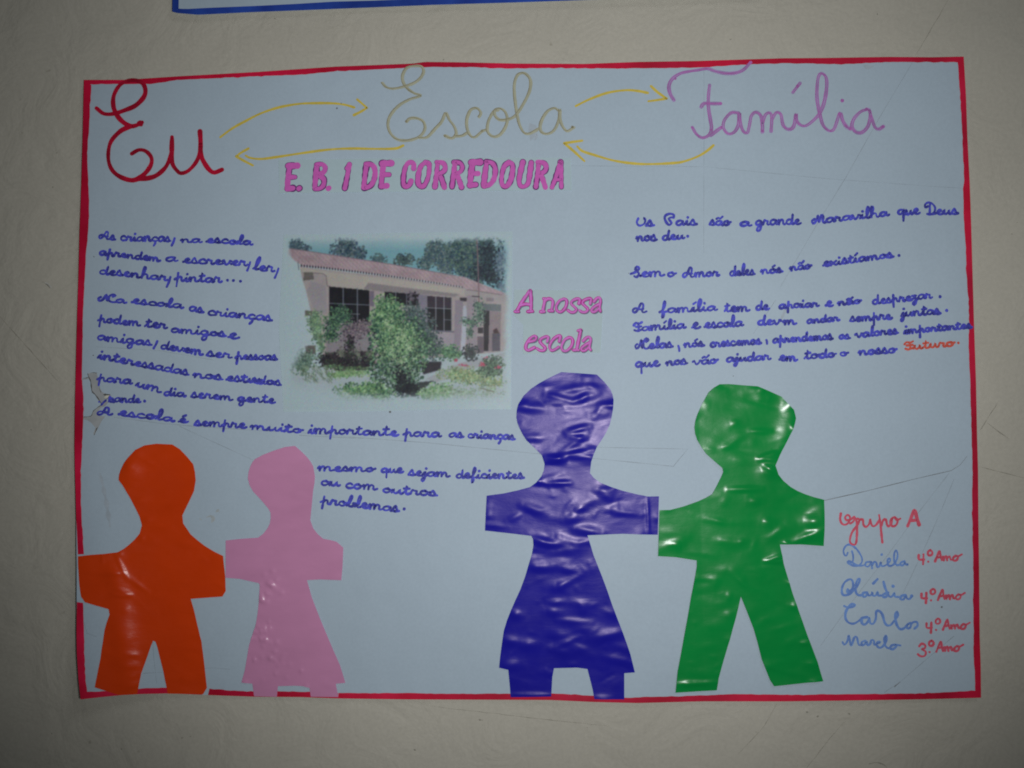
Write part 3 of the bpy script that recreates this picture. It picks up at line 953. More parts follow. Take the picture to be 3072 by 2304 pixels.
for p, w, mt in [
    ([(343, 1252), (491, 1271), (586, 1279), (776, 1292), (903, 1298), (1090, 1314), (1280, 1328), (1600, 1360), (1780, 1375), (2020, 1399), (2063, 1347), (1800, 1342), (1600, 1336)], 1.6, M_PENCIL_CREASE),
    ([(900, 1306), (1090, 1316)], 2.0, M_PENCIL_CREASE),
    ([(539, 1279), (650, 1330), (759, 1380)], 1.5, M_PENCIL_CREASE),  # a crease in the sheet, its shade drawn as a thin line
    ([(2470, 1502), (2600, 1473), (2740, 1438), (2853, 1412), (2880, 1395), (2901, 1369)], 1.8, M_PENCIL_CREASE_D),  # long crease, shade painted in as a darker line
    ([(2847, 1420), (2763, 1528), (2660, 1670), (2560, 1800), (2462, 1937)], 1.3, M_PENCIL_CREASE),
    ([(2862, 1438), (2820, 1540), (2781, 1628), (2700, 1800)], 1.3, M_PENCIL_CREASE),
    ([(2862, 1908), (2700, 2046), (2653, 2077)], 1.4, M_PENCIL_CREASE),
    ([(2700, 2046), (2688, 2056), (2684, 2060)], 2.6, M_PENCIL_CREASE_D),
    ([(2736, 190), (2640, 350), (2537, 533), (2452, 671), (2341, 861)], 1.4, M_PENCIL_CREASE),
    ([(2327, 900), (2260, 1001)], 1.3, M_PENCIL_CREASE),
    ([(1690, 497), (1800, 498), (2112, 500), (2480, 536), (2890, 565)], 1.0, M_PENCIL_CREASE),  # horizontal fold, its faint shade drawn as a grey line
    ([(2112, 200), (2112, 420), (2111, 760)], 1.0, M_PENCIL_CREASE),  # vertical fold, likewise a grey line for its shade
    ([(430, 2020), (520, 2015), (640, 2003), (690, 2008)], 1.4, M_PENCIL_CREASE),
    ([(458, 1925), (462, 1980), (470, 2050)], 1.2, M_PENCIL_CREASE),
    ([(288, 1040), (480, 1052), (640, 1080)], 1.0, M_PENCIL_CREASE),
    ([(250, 1860), (262, 1900), (290, 1910)], 1.2, M_PENCIL_CREASE),
]:
    pencil(p, w, mt)

TC = (200, 1050, 300 / 1659)
s = Ink(4e-5)
s.poly(wpts([(262, 480), (360, 455), (352, 395), (400, 378), (500, 382), (520, 470), (540, 620), (585, 690), (640, 730), (720, 740), (740, 760), (700, 800), (640, 860), (575, 905), (520, 830), (470, 745),
             (420, 690), (410, 610), (400, 530), (362, 480), (265, 500)], TC))
s.poly(wpts([(270, 1110), (400, 1095), (430, 1040), (500, 970), (575, 915), (660, 850), (700, 860), (640, 930), (560, 960), (520, 1040), (530, 1090), (640, 1100), (580, 1180), (540, 1260), (470, 1400), (440, 1390), (480, 1290),
             (400, 1200), (330, 1160), (272, 1150)], TC))
s.build("torn_patch", M_STAIN, poster)['label'] = "grey torn and stained patch at the left edge"
s = Ink(9e-5)
s.poly(wpts([(625, 790), (650, 755), (705, 745), (725, 752), (690, 785), (650, 800)], TC))
s.build("torn_hole", M_DIRTW, poster)
s = Ink(1.3e-4)
for st, w in [([(352, 395), (360, 430), (385, 480), (402, 540), (412, 620), (425, 690), (470, 735), (520, 800), (560, 860), (590, 905)], 2.6),
              ([(270, 470), (330, 462), (360, 450)], 1.2),
              ([(610, 745), (640, 738), (680, 742), (720, 740)], 3),
              ([(720, 750), (680, 800), (630, 850), (575, 910), (500, 965), (440, 1020), (410, 1090), (350, 1105), (275, 1112)], 1.7),
              ([(400, 380), (450, 374), (505, 382)], 1.0), ([(545, 600), (552, 660), (570, 700)], 1.2),
              ([(515, 1285), (490, 1330), (455, 1410)], 2.0)]:
    s.stroke(wpts(st, TC), w * PXM, jitter=.45, step=.0006)
s.dot(np.array(wpts([(497, 1308)], TC)[0]), 2.4 * PXM)
s.dot(np.array(wpts([(640, 740)], TC)[0]), 3.6 * PXM)
s.build("torn_edge", M_TEAR, poster)
for x, y, r in [(1011, 325, 3), (540, 1552, 2), (1170, 1235, 4), (1024, 310, 2), (280, 1066, 2), (2200, 1128, 1.6), (2825, 1821, 3), (282, 770, 2), (1886, 820, 1.6)]:
    s = Ink(1.4e-4)
    s.dot(np.array(wallpt(x, y)), r * PXM)
    s.build("smudge", M_PENCIL_CREASE_D, poster)

M_BROWN = ink("faint_brown_stain", alb((119, 128, 128), (122, 138, 146)), .08)
M_GREYST = ink("faint_grey_smear", alb((131, 147, 152)), .06)
for pts, w, mt in [([(620, 1552), (632, 1548), (640, 1556), (634, 1568)], 9, M_BROWN), ([(648, 1536), (656, 1530), (658, 1538)], 6, M_BROWN), ([(598, 1556), (606, 1560)], 5, M_BROWN),
                   ([(1590, 372), (1600, 392), (1592, 420)], 22, M_GREYST), ([(1605, 420), (1612, 404)], 14, M_GREYST), ([(2590, 196), (2606, 202), (2620, 198)], 12, M_GREYST),
                   ([(2362, 912), (2356, 930), (2345, 955)], 14, M_GREYST), ([(300, 1420), (318, 1500), (330, 1580)], 12, M_GREYST), ([(248, 1700), (262, 1730)], 10, M_GREYST)]:
    s = Ink(3e-5)
    s.stroke(wpts(pts), w * PXM, jitter=.5, taper=.7)
    s.build("stain", mt, poster)

# ------------------------------------------------------------------ glued paper figures
E_CUT = .00045


def ridges(specs):
    """creases of the plastic film: soft ridges along short traced or scattered lines"""
    S = [(np.array(a), np.array(b), w, h) for a, b, w, h in specs]

    def f(x, z):
        x = np.asarray(x, float); z = np.asarray(z, float)
        P = np.stack([x, z], -1)
        out = np.zeros_like(x)
        for a, b, w, h in S:
            ab = b - a
            t = np.clip(((P - a) @ ab) / (ab @ ab + 1e-12), 0, 1)
            d = np.linalg.norm(P - (a + t[..., None] * ab), axis=-1)
            out += h * np.exp(-(d / w) ** 2) * (0.35 + .65 * np.sin(np.pi * np.clip(t, .02, .98)))
        return out
    return f


def scatter(outline, n, lmin, lmax, wmin, wmax, hmin, hmax, seed, tilt=.25, focus=None):
    r = np.random.default_rng(seed)
    o = np.array(outline); lo, hi = o.min(0), o.max(0)
    out = []
    while len(out) < n:
        p = lo + (hi - lo) * r.random(2)
        if focus is not None:
            if r.random() > focus(p):
                continue
        a = r.normal(0, tilt); L = r.uniform(lmin, lmax)
        d = np.array([math.cos(a), math.sin(a)]) * L / 2
        out.append((p - d, p + d, r.uniform(wmin, wmax), r.uniform(hmin, hmax) * r.choice([1, 1, 1, -.7])))
    return out


def cutout(outline_px, mat, specs, label, eps=E_CUT, spacing=.0011):
    ol = [np.array(p) for p in wpts(outline_px)]
    dense = densify(ol, spacing)
    dense = [tuple(p) for p in dense]
    V, F = triangulate(dense, spacing)
    rf = ridges(specs(ol))
    d = sheet_z(V[:, 0], V[:, 1]) + eps + rf(V[:, 0], V[:, 1])
    d = np.maximum(d, sheet_z(V[:, 0], V[:, 1]) + eps * .8)
    c = np.array(ol).mean(0)
    me = bpy.data.meshes.new("paper_figure")
    base = min(p[1] for p in ol)
    me.from_pydata([(v[0] - c[0], -dd, v[1] - base) for v, dd in zip(V, d)], [], F)
    me.materials.append(mat)
    me.validate(); me.update()
    me.polygons.foreach_set("use_smooth", [True] * len(me.polygons))
    o = link("paper_figure", me)
    o.location = (c[0], 0, base)
    tag(o, label, "paper cutout", "cutout figures glued along the poster's foot")
    solid(o, .00018)
    return o


FO = (220, 1300, 850 / 1699)
FB = (1430, 1090, 570 / 909)
FG = (1940, 1110, 570 / 927)
ORANGE = [(500, 62), (595, 67), (640, 95), (684, 141), (720, 185), (730, 230), (735, 280), (725, 345), (690, 420), (655, 492), (660, 540), (705, 605), (745, 640), (790, 675), (845, 708), (900, 735), (912, 860),
          (915, 945), (895, 978), (800, 985), (705, 992), (725, 1060), (745, 1150), (770, 1250), (785, 1370), (802, 1525), (780, 1563), (567, 1560), (560, 1520), (542, 1430), (520, 1340), (505, 1280), (495, 1250), (480, 1242), (465, 1280),
          (410, 1440), (385, 1562), (275, 1568), (130, 1522), (148, 1430), (165, 1350), (190, 1180), (205, 1130), (222, 1085), (215, 1053), (130, 1030), (72, 1012), (48, 978), (37, 900), (29, 737), (110, 728), (190, 722), (270, 712), (305, 692),
          (340, 665), (372, 634), (400, 600), (413, 550), (400, 500), (350, 400), (300, 310), (278, 280), (280, 250), (290, 220), (308, 182), (330, 150), (375, 100), (430, 72)]
PINK = [(1330, 75), (1368, 108), (1400, 140), (1423, 168), (1440, 200), (1450, 260), (1447, 300), (1440, 340), (1432, 420), (1422, 520), (1440, 570), (1468, 605), (1500, 632), (1545, 640), (1580, 650), (1620, 685), (1615, 800), (1608, 880), (1480, 875),
        (1402, 880), (1430, 980), (1480, 1110), (1560, 1300), (1600, 1390), (1632, 1495), (1575, 1500), (1590, 1580), (1425, 1578), (1418, 1525), (1380, 1515), (1330, 1512), (1228, 1515), (1222, 1578), (1085, 1575), (1075, 1500), (1010, 1492), (1030, 1420),
        (1055, 1270), (1095, 1150), (1107, 1075), (1115, 1000), (1120, 905), (1112, 896), (1090, 892), (1000, 872), (915, 865), (915, 642), (1010, 632), (1110, 625), (1140, 602), (1165, 570), (1180, 540), (1185, 510), (1184, 475), (1170, 450), (1128, 400),
        (1080, 350), (1058, 310), (1048, 270), (1052, 232), (1062, 200), (1075, 173), (1090, 155), (1140, 128), (1200, 105), (1270, 82)]
BLUE = [(405, 42), (480, 47), (575, 54), (610, 88), (640, 125), (650, 150), (655, 175), (652, 220), (645, 260), (636, 295), (620, 330), (598, 366), (575, 400), (560, 435), (548, 470), (542, 525), (560, 548), (590, 570), (645, 592), (700, 610), (760, 625), (820, 637), (872, 636),
        (866, 820), (780, 818), (700, 815), (530, 822), (545, 870), (560, 920), (580, 970), (600, 1020), (626, 1090), (650, 1160), (676, 1228), (700, 1290), (718, 1340), (735, 1390), (757, 1478), (706, 1482), (706, 1607), (563, 1605), (555, 1560), (545, 1520), (530, 1462), (480, 1455),
        (370, 1458), (362, 1500), (357, 1593), (163, 1596), (157, 1520), (152, 1465), (108, 1455), (113, 1400), (120, 1350), (130, 1280), (145, 1230), (165, 1180), (187, 1130), (210, 1080), (232, 1020), (250, 960), (264, 915), (272, 870), (270, 840), (262, 825), (150, 812), (40, 800),
        (48, 633), (130, 622), (195, 608), (255, 592), (285, 570), (310, 540), (322, 510), (325, 480), (312, 440), (275, 402), (240, 370), (220, 340), (205, 310), (195, 285), (190, 260), (192, 225), (200, 195), (225, 155), (260, 122), (300, 95), (350, 68)]
GREEN = [(355, 70), (400, 69), (470, 75), (540, 80), (600, 105), (655, 130), (685, 165), (715, 195), (725, 235), (720, 260), (710, 290), (680, 350), (655, 400), (640, 430), (625, 465), (640, 510), (665, 540), (700, 570), (735, 590), (770, 605), (815, 620), (862, 632), (860, 857),
         (750, 850), (648, 850), (665, 940), (710, 1090), (745, 1190), (780, 1290), (805, 1355), (830, 1420), (858, 1515), (760, 1525), (620, 1540), (600, 1510), (580, 1460), (560, 1410), (540, 1330), (520, 1260), (485, 1170), (458, 1103), (435, 1200), (405, 1310), (375, 1410), (350, 1500), (341, 1560),
         (140, 1572), (150, 1470), (168, 1375), (185, 1280), (200, 1200), (215, 1110), (230, 1035), (243, 960), (243, 928), (140, 912), (55, 907), (62, 683), (115, 682), (180, 665), (250, 640), (285, 624), (318, 605), (342, 562), (365, 515), (372, 497), (368, 478), (330, 445), (290, 410), (265, 375), (245, 340),
         (235, 310), (232, 280), (236, 250), (245, 220), (270, 165), (300, 110), (325, 88)]

M_ORANGE = vinyl("orange_plastic_film", alb((156, 40, 0), (116, 130, 137)), .27, .42, .5)
M_PINKF = vinyl("pink_plastic_film", alb((146, 102, 129), (125, 141, 149)), .27, .45, .3)
M_BLUEF = vinyl("blue_plastic_film", alb((18, 18, 116), (133, 150, 158)), .28, .24, .2)
M_GREENF = vinyl("green_plastic_film", alb((0, 108, 46), (133, 150, 158)), .21, .38, .2)


def px_ridges(crop, segs):
    out = []
    for x0, y0, x1, y1, w, h in segs:
        a, b = wpts([(x0, y0), (x1, y1)], crop)
        out.append((a, b, w * MM, h * MM))
    return out


def blue_specs(ol):
    t = px_ridges(FB, [(330, 150, 460, 180, 2.2, .7), (460, 185, 545, 150, 2.2, .7), (340, 190, 430, 195, 2, .5), (520, 105, 585, 120, 2.5, .6), (430, 330, 540, 300, 2.2, .8), (440, 350, 520, 360, 1.8, .6),
                       (540, 245, 640, 235, 3, .6), (200, 210, 340, 215, 3, .7), (200, 350, 330, 360, 3, .6), (330, 450, 420, 455, 1.6, .9), (400, 445, 560, 415, 1.8, .9), (330, 470, 420, 462, 1.6, .7), (440, 452, 570, 440, 1.6, .6),
                       (330, 575, 450, 570, 1.6, .8), (280, 560, 320, 572, 2, .5), (460, 705, 520, 690, 2, .6), (220, 680, 330, 715, 3, .7), (580, 600, 660, 650, 4, .7), (470, 790, 600, 810, 3, .8), (270, 840, 430, 870, 2.2, .9),
                       (290, 860, 380, 872, 1.8, .6), (250, 970, 350, 975, 3, .6), (400, 980, 480, 990, 2.4, .5), (380, 1060, 430, 1065, 3, .5), (340, 1145, 410, 1140, 2, .6), (330, 1185, 400, 1190, 3, .6), (160, 1200, 215, 1205, 3, .6),
                       (120, 1325, 200, 1330, 3, .7), (220, 1345, 290, 1345, 3, .4), (360, 1370, 460, 1385, 3, .6), (110, 1445, 210, 1442, 4, .9), (816, 645, 822, 815, .9, .35), (165, 1588, 355, 1588, 1.6, .7), (565, 1600, 640, 1602, 1.6, .6),
                       (400, 1330, 560, 1400, 3, .4), (540, 160, 600, 130, 3, .5)])
    return t + scatter(ol, 150, .006, .024, .0018, .0042, .00012, .0005, 5, .24) + scatter(ol, 170, .003, .011, .0012, .0019, .00005, .0002, 15, .5)


def green_specs(ol):
    t = px_ridges(FG, [(540, 430, 640, 400, 1.5, .8), (545, 438, 640, 432, 1.2, .8), (500, 298, 600, 300, 1.6, .6), (395, 582, 560, 578, 1.8, .9), (570, 930, 660, 905, 1.2, .8), (575, 936, 665, 932, 1.2, .7), (690, 850, 860, 775, 2.5, .9),
                       (760, 745, 840, 735, 4, .8), (540, 85, 580, 105, 2.5, .6), (560, 500, 620, 480, 4, .8), (495, 640, 560, 640, 2.5, .6), (560, 742, 610, 742, 2.5, .5), (440, 840, 480, 830, 2, .4), (380, 1100, 420, 1105, 3, .5),
                       (370, 1195, 430, 1190, 3, .5), (145, 1530, 345, 1522, 1.5, .8), (690, 1035, 720, 1040, 2, .5), (700, 1150, 740, 1150, 2.4, .5), (740, 1330, 790, 1330, 1.4, .6), (770, 1430, 840, 1435, 2, .6), (790, 1518, 856, 1514, 1.6, .8),
                       (660, 840, 700, 845, 1.6, .6), (130, 865, 170, 855, 3, .4), (705, 270, 720, 300, 1.6, .6)])
    t += scatter(ol, 90, .003, .010, .0011, .0018, .00005, .0002, 18, .4)
    t += px_ridges(FG, [(870, 640, 868, 850, 9, 2.2), (712, 190, 660, 400, 7, 1.1), (615, 470, 600, 500, 6, 1.2), (720, 1040, 850, 1480, 5, .8), (690, 130, 715, 200, 6, 1.3)])
    return t + scatter(ol, 150, .006, .022, .0015, .0042, .0001, .0004, 8, .3, lambda p: .35 + .65 * (p[0] > np.mean([q[0] for q in ol]) - .02))


def orange_specs(ol):
    t = px_ridges(FO, [(255, 720, 330, 870, 1.2, .5), (330, 860, 450, 950, 1.6, .6), (240, 965, 350, 972, 1.4, .7), (270, 930, 350, 965, 1.4, .6), (225, 830, 300, 838, 1.6, .5), (178, 728, 180, 780, .9, .3), (400, 620, 430, 640, 2.5, .5),
                       (370, 408, 450, 400, 2, .4), (420, 518, 480, 515, 1.8, .5), (330, 1320, 400, 1330, 1.6, .5), (300, 1390, 410, 1400, 2, .4), (310, 1480, 400, 1440, 2, .4), (290, 1050, 350, 1060, 3, .5), (320, 180, 370, 210, 3, .5),
                       (270, 715, 300, 735, 2, .6), (400, 1490, 320, 1530, 2, .5), (640, 1290, 780, 1285, 2.5, .3)])
    t += scatter(ol, 120, .003, .012, .0012, .002, .00004, .00016, 13, .4)
    t += px_ridges(FO, [(280, 1010, 330, 1480, 8, 2.0), (300, 320, 385, 110, 8, 1.8), (215, 760, 300, 960, 7, 1.6)])
    return t + scatter(ol, 90, .005, .022, .0016, .004, .00006, .00028, 3, .35)


def pink_specs(ol):
    t = px_ridges(FO, [(1015, 1488, 1050, 1494, 1.4, .7), (1070, 300, 1170, 290, 2, .2), (1310, 365, 1420, 380, 2.5, .25), (1480, 865, 1610, 855, 2, .3), (1190, 900, 1240, 960, 2, .3), (1200, 870, 1250, 880, 2, .3)])
    t += scatter(ol, 40, .008, .04, .002, .004, .00005, .00022, 7, .3)
    r = np.random.default_rng(21)                       # little blisters in the film
    for cx_, cy_, n, sx, sy in [(1130, 1190, 26, 35, 35), (1140, 990, 14, 25, 20), (1200, 900, 10, 40, 40), (1160, 1330, 14, 70, 70), (1280, 1430, 6, 60, 50)]:
        for _ in range(n):
            x, y = cx_ + r.normal(0, sx), cy_ + r.normal(0, sy)
            t += px_ridges(FO, [(x, y, x + r.uniform(1, 5), y + r.uniform(-2, 2), r.uniform(1.2, 1.8), r.uniform(.45, 1.3))])
    return t


cutout(to_px(ORANGE, FO), M_ORANGE, orange_specs, "orange shiny paper cutout of a figure in trousers at the poster's left foot", E_CUT)
cutout(to_px(PINK, FO), M_PINKF, pink_specs, "pink paper cutout of a figure in a skirt beside the orange one", E_CUT + .0001)
cutout(to_px(BLUE, FB), M_BLUEF, blue_specs, "large crinkled dark blue foil cutout of a figure in a skirt", E_CUT)
cutout(to_px(GREEN, FG), M_GREENF, green_specs, "large green shiny cutout of a figure in trousers beside the blue one", E_CUT + .0009)

# ------------------------------------------------------------------ printed slips
def slip(name, corners_px, eps, mat, label, cat):
    ol = wpts(corners_px)
    c = np.array(ol).mean(0)
    root = empty(name, (c[0], 0, c[1]))
    tag(root, label, cat)
    surface("paper", ol, .004, sheet_z, mat, root, .00022, eps)
    return root


M_TPINK = ink("printed_pink", alb((164, 82, 150), (138, 160, 166)), .05, 200)
M_TDARK = ink("printed_plum_outline", alb((82, 42, 92), (138, 160, 166)), .1, 200)
M_APINK = ink("printed_orchid", alb((170, 100, 168), (142, 165, 170)), .06, 200)
M_AEDGE = ink("printed_magenta_outline", alb((146, 30, 118), (142, 165, 170)), .1, 200)
M_ASHAD = ink("printed_grey_letter_shadow", alb((84, 96, 112), (142, 165, 170)), .1, 200)

TT = (820, 460, 900 / 2212)
title = slip("title_strip", [(836, 480), (1240, 474), (1712, 473), (1716, 571), (1400, 573), (838, 580)], .0003, M_SLIP,
             "printed pink block-capital title strip above the photograph", "paper strip")


def O_(dx):
    return [(1122 + dx, 68), (1090 + dx, 95), (1072 + dx, 150), (1068 + dx, 215), (1085 + dx, 244), (1112 + dx, 238), (1138 + dx, 190), (1150 + dx, 120), (1146 + dx, 78), (1122 + dx, 68)]


def R_(dx):
    return [([(1213 + dx, 72), (1203 + dx, 160), (1192 + dx, 248)], 34), ([(1205 + dx, 66), (1250 + dx, 72), (1268 + dx, 100), (1258 + dx, 132), (1225 + dx, 152)], 32),
            ([(1225 + dx, 150), (1245 + dx, 200), (1262 + dx, 252)], 34)]


def E_(dx, dy):
    return [([(112 + dx, 94 + dy), (178 + dx, 92 + dy)], 42), ([(122 + dx, 95 + dy), (110 + dx, 180 + dy), (104 + dx, 262 + dy)], 38), ([(120 + dx, 176 + dy), (162 + dx, 176 + dy)], 36), ([(104 + dx, 262 + dy), (146 + dx, 258 + dy)], 40)]


TL = []
TL += E_(0, 0) + [([(188, 262), (194, 258)], 34)]
TL += [([(322, 92), (314, 170), (306, 252)], 36), ([(318, 84), (362, 82), (384, 108), (372, 140), (340, 162), (372, 190), (372, 232), (345, 260), (308, 262)], 34)]
TL += [([(406, 260), (412, 256)], 34)]
TL += [([(562, 82), (546, 170), (528, 258)], 36), ([(560, 84), (540, 112)], 26)]
TL += [([(688, 84), (676, 170), (668, 250)], 38), ([(684, 80), (728, 86), (750, 125), (745, 190), (716, 240), (672, 256)], 36)]
TL += E_(692, -18)
TL += [([(1036, 112), (1034, 76), (1005, 68), (978, 95), (962, 160), (960, 220), (972, 244), (1000, 238), (1016, 205)], 34)]
TL += [(O_(0), 34)] + R_(0) + R_(126) + E_(1347, -26)
TL += [([(1573, 70), (1560, 160), (1552, 240)], 36), ([(1570, 64), (1612, 72), (1636, 112), (1630, 180), (1602, 226), (1556, 246)], 34)]
TL += [(O_(615), 34)]
TL += [([(1840, 66), (1822, 140), (1812, 200), (1822, 240), (1850, 246), (1878, 222), (1890, 160), (1902, 70)], 34)] + R_(744)
TL += [([(2054, 252), (2082, 180), (2118, 66)], 32), ([(2118, 66), (2122, 150), (2124, 250)], 32), ([(2080, 196), (2122, 194)], 26)]


def block(strokes, crop, root, layers, surf_eps):
    for nm, mat, grow, dx, dy, e in layers:
        s = Ink(surf_eps + e)
        for st, w in strokes:
            s.stroke(wpts([(x + dx, y + dy) for x, y in st], crop), (w + grow) * crop[2] * PXM, jitter=.09, step=.0007)
        s.build(nm, mat, root)


block(TL, TT, title, [("letter_outline", M_TDARK, 9, 0, 0, 4e-5), ("lettering", M_TPINK, 0, 0, 0, 9e-5)], .0003)

CT = (1520, 840, 310 / 2057)
caption = slip("caption_slip", to_px([(150, 190), (1865, 215), (1915, 560), (1870, 1450), (320, 1480), (330, 900), (140, 700)], CT), .0003, M_CAPTION,
               "small printed slip with pink two-line caption beside the photograph", "paper slip")
CL = [([(165, 628), (235, 628)], 50), ([(205, 610), (300, 440), (455, 215)], 50), ([(470, 215), (485, 400), (482, 600)], 52), ([(418, 628), (515, 620)], 50), ([(265, 505), (370, 480), (480, 490)], 46),
      ([(735, 372), (775, 375)], 46), ([(765, 378), (740, 500), (715, 620)], 48), ([(678, 632), (745, 628)], 48), ([(768, 405), (830, 372), (895, 388), (918, 450), (890, 600)], 48), ([(840, 612), (915, 612)], 46),
      ([(1130, 375), (1050, 415), (985, 520), (1005, 612), (1075, 635), (1155, 565), (1195, 455), (1178, 388), (1130, 375)], 44),
      ([(1435, 470), (1452, 385), (1400, 372), (1310, 410), (1280, 465), (1340, 530), (1388, 580), (1350, 635), (1275, 640), (1220, 605)], 46),
      ([(1660, 470), (1678, 378), (1625, 368), (1535, 405), (1505, 460), (1562, 522), (1615, 578), (1575, 635), (1500, 638), (1445, 602)], 46),
      ([(1735, 430), (1790, 365), (1848, 352), (1866, 420), (1850, 540), (1862, 622)], 46), ([(1850, 475), (1765, 520), (1692, 585), (1702, 632), (1765, 625), (1840, 560)], 44),
      ([(425, 1232), (560, 1200), (588, 1140), (550, 1112), (470, 1160), (392, 1270), (382, 1370), (430, 1398), (500, 1370), (552, 1340)], 46),
      ([(802, 1225), (828, 1135), (770, 1128), (685, 1170), (662, 1230), (722, 1300), (768, 1350), (735, 1400), (660, 1400), (602, 1362)], 46),
      ([(1042, 1222), (1066, 1115), (1000, 1122), (905, 1205), (852, 1320), (880, 1398), (950, 1388), (1030, 1332)], 46),
      ([(1240, 1142), (1155, 1190), (1092, 1310), (1112, 1398), (1190, 1408), (1278, 1330), (1314, 1225), (1290, 1155), (1240, 1142)], 44),
      ([(1415, 1010), (1478, 990)], 46), ([(1475, 995), (1440, 1150), (1392, 1385)], 48), ([(1325, 1395), (1430, 1395)], 46),
      ([(1520, 1212), (1590, 1145), (1648, 1135), (1670, 1195), (1645, 1330), (1668, 1392)], 46), ([(1650, 1245), (1565, 1290), (1485, 1360), (1502, 1408), (1562, 1398), (1640, 1330)], 44)]
block(CL, CT, caption, [("letter_shadow", M_ASHAD, 14, 16, 16, 3e-5), ("letter_outline", M_AEDGE, 14, 0, 0, 6e-5), ("lettering", M_APINK, -12, 0, 0, 1.1e-4)], .0003)

# ------------------------------------------------------------------ the glued photograph of the school
PC = (830, 680, 730 / 2125)
photo = slip("photo_print", to_px([(60, 82), (1000, 55), (2060, 42), (2052, 900), (2040, 1580), (900, 1612), (60, 1618), (20, 900)], PC), .0003, M_SLIP,
             "colour photograph of a low tiled-roof school behind bushes, fading at its edges", "photograph")
GW, GH = 430, 336
X0, X1, Y0, Y1 = 62.0, 2046.0, 66.0, 1596.0
XX, YY = np.meshgrid(np.linspace(X0, X1, GW), np.linspace(Y0, Y1, GH))
img = np.zeros((GH, GW, 3)) + np.array([150, 172, 176.])
pr = np.random.default_rng(4)


def fbm(cell, oct=4, sx=1.0):
    out = np.zeros((GH, GW)); amp = 1; tot = 0
    for _ in range(oct):
        nx, ny = max(2, int(GW / (cell * sx)) + 2), max(2, int(GH / cell) + 2)
        g = pr.random((ny, nx))
        u = np.linspace(0, nx - 1.001, GW); v = np.linspace(0, ny - 1.001, GH)
        iu, iv = u.astype(int), v.astype(int)
        fu, fv = u - iu, v - iv
        fu = fu * fu * (3 - 2 * fu); fv = fv * fv * (3 - 2 * fv)
        a = g[iv][:, iu]; b = g[iv][:, iu + 1]; c = g[iv + 1][:, iu]; d = g[iv + 1][:, iu + 1]
        out += amp * ((a * (1 - fu) + b * fu) * (1 - fv)[:, None] + (c * (1 - fu) + d * fu) * fv[:, None])
        tot += amp; amp *= .55; cell = max(1.5, cell / 2)
    return out / tot


def inpoly(pts):
    m_ = np.zeros((GH, GW), bool)
    n = len(pts)
    for i in range(n):
        (ax_, ay), (bx, by) = pts[i], pts[(i + 1) % n]
        if ay == by:
            continue
        c = (ay > YY) != (by > YY)
        m_ ^= c & (XX < (bx - ax_) * (YY - ay) / (by - ay) + ax_)
    return m_


def blur(a, r=1):
    for _ in range(r):
        p = np.pad(a, [(1, 1), (1, 1)] + [(0, 0)] * (a.ndim - 2), mode='edge')
        a = (p[:-2, 1:-1] + p[2:, 1:-1] + p[1:-1, :-2] + p[1:-1, 2:] + 2 * p[1:-1, 1:-1]) / 6
    return a


def lay(mask, col, var=0, tex=None, soft=1):
    global img
    m_ = blur(mask.astype(float), soft)[..., None]
    c = np.zeros((GH, GW, 3)) + np.array(col, float)
    if tex is not None:
        c = c + (tex - .5)[..., None] * var * 2
    img = img * (1 - m_) + c * m_


def linestroke(pts, w, col, a=1.0):
    global img
    d = np.full((GH, GW), 1e9)
    for (x0, y0), (x1, y1) in zip(pts[:-1], pts[1:]):
        dx, dy = x1 - x0, y1 - y0
        t = np.clip(((XX - x0) * dx + (YY - y0) * dy) / (dx * dx + dy * dy), 0, 1)
        d = np.minimum(d, np.hypot(XX - x0 - t * dx, YY - y0 - t * dy))
    m_ = np.clip((w / 2 + 2.2 - d) / 4.4, 0, 1)[..., None] * a
    img = img * (1 - m_) + np.array(col, float) * m_


def leaves(blobs, n, size, cols, thr=None, sq=1.0):
    """scatter leaf-sized dabs of printed colour through rounded clumps"""
    global img
    wts = np.array([b[2] * b[3] for b in blobs], float); wts /= wts.sum()
    px = (X1 - X0) / GW
    for _ in range(int(n * 2.3)):
        b = blobs[pr.choice(len(blobs), p=wts)]
        r_, a_ = min(1.25, abs(pr.normal(0, .62))) , pr.random() * 6.283
        x = b[0] + b[2] * r_ * math.cos(a_); y = b[1] + b[3] * r_ * math.sin(a_)
        s_ = size * .62 * pr.uniform(.5, 1.4) / px
        ix, iy = (x - X0) / px, (y - Y0) / px
        if not (2 < ix < GW - 3 and 2 < iy < GH - 3):
            continue
        k = int(s_) + 1
        xa, xb, ya, yb = max(0, int(ix) - k), min(GW, int(ix) + k + 2), max(0, int(iy) - k), min(GH, int(iy) + k + 2)
        gy, gx = np.mgrid[ya:yb, xa:xb]
        d = np.hypot((gx - ix), (gy - iy) * sq)
        m_ = np.clip(s_ - d + .5, 0, 1)[..., None] * .85
        c = np.array(cols[pr.integers(len(cols))], float) + pr.normal(0, 7)
        img[ya:yb, xa:xb] = img[ya:yb, xa:xb] * (1 - m_) + c * m_


# sky
t = (np.clip((YY - 80) / 130, 0, 1) * np.clip((np.interp(XX, [60, 110, 330, 620, 1000, 1560, 2050], [150, 190, 225, 272, 332, 432, 600]) + 12 - YY) / 14, 0, 1))[..., None]
img = img * (1 - t) + (np.array([108, 152, 161.]) + (fbm(70)[..., None] - .5) * 14) * t
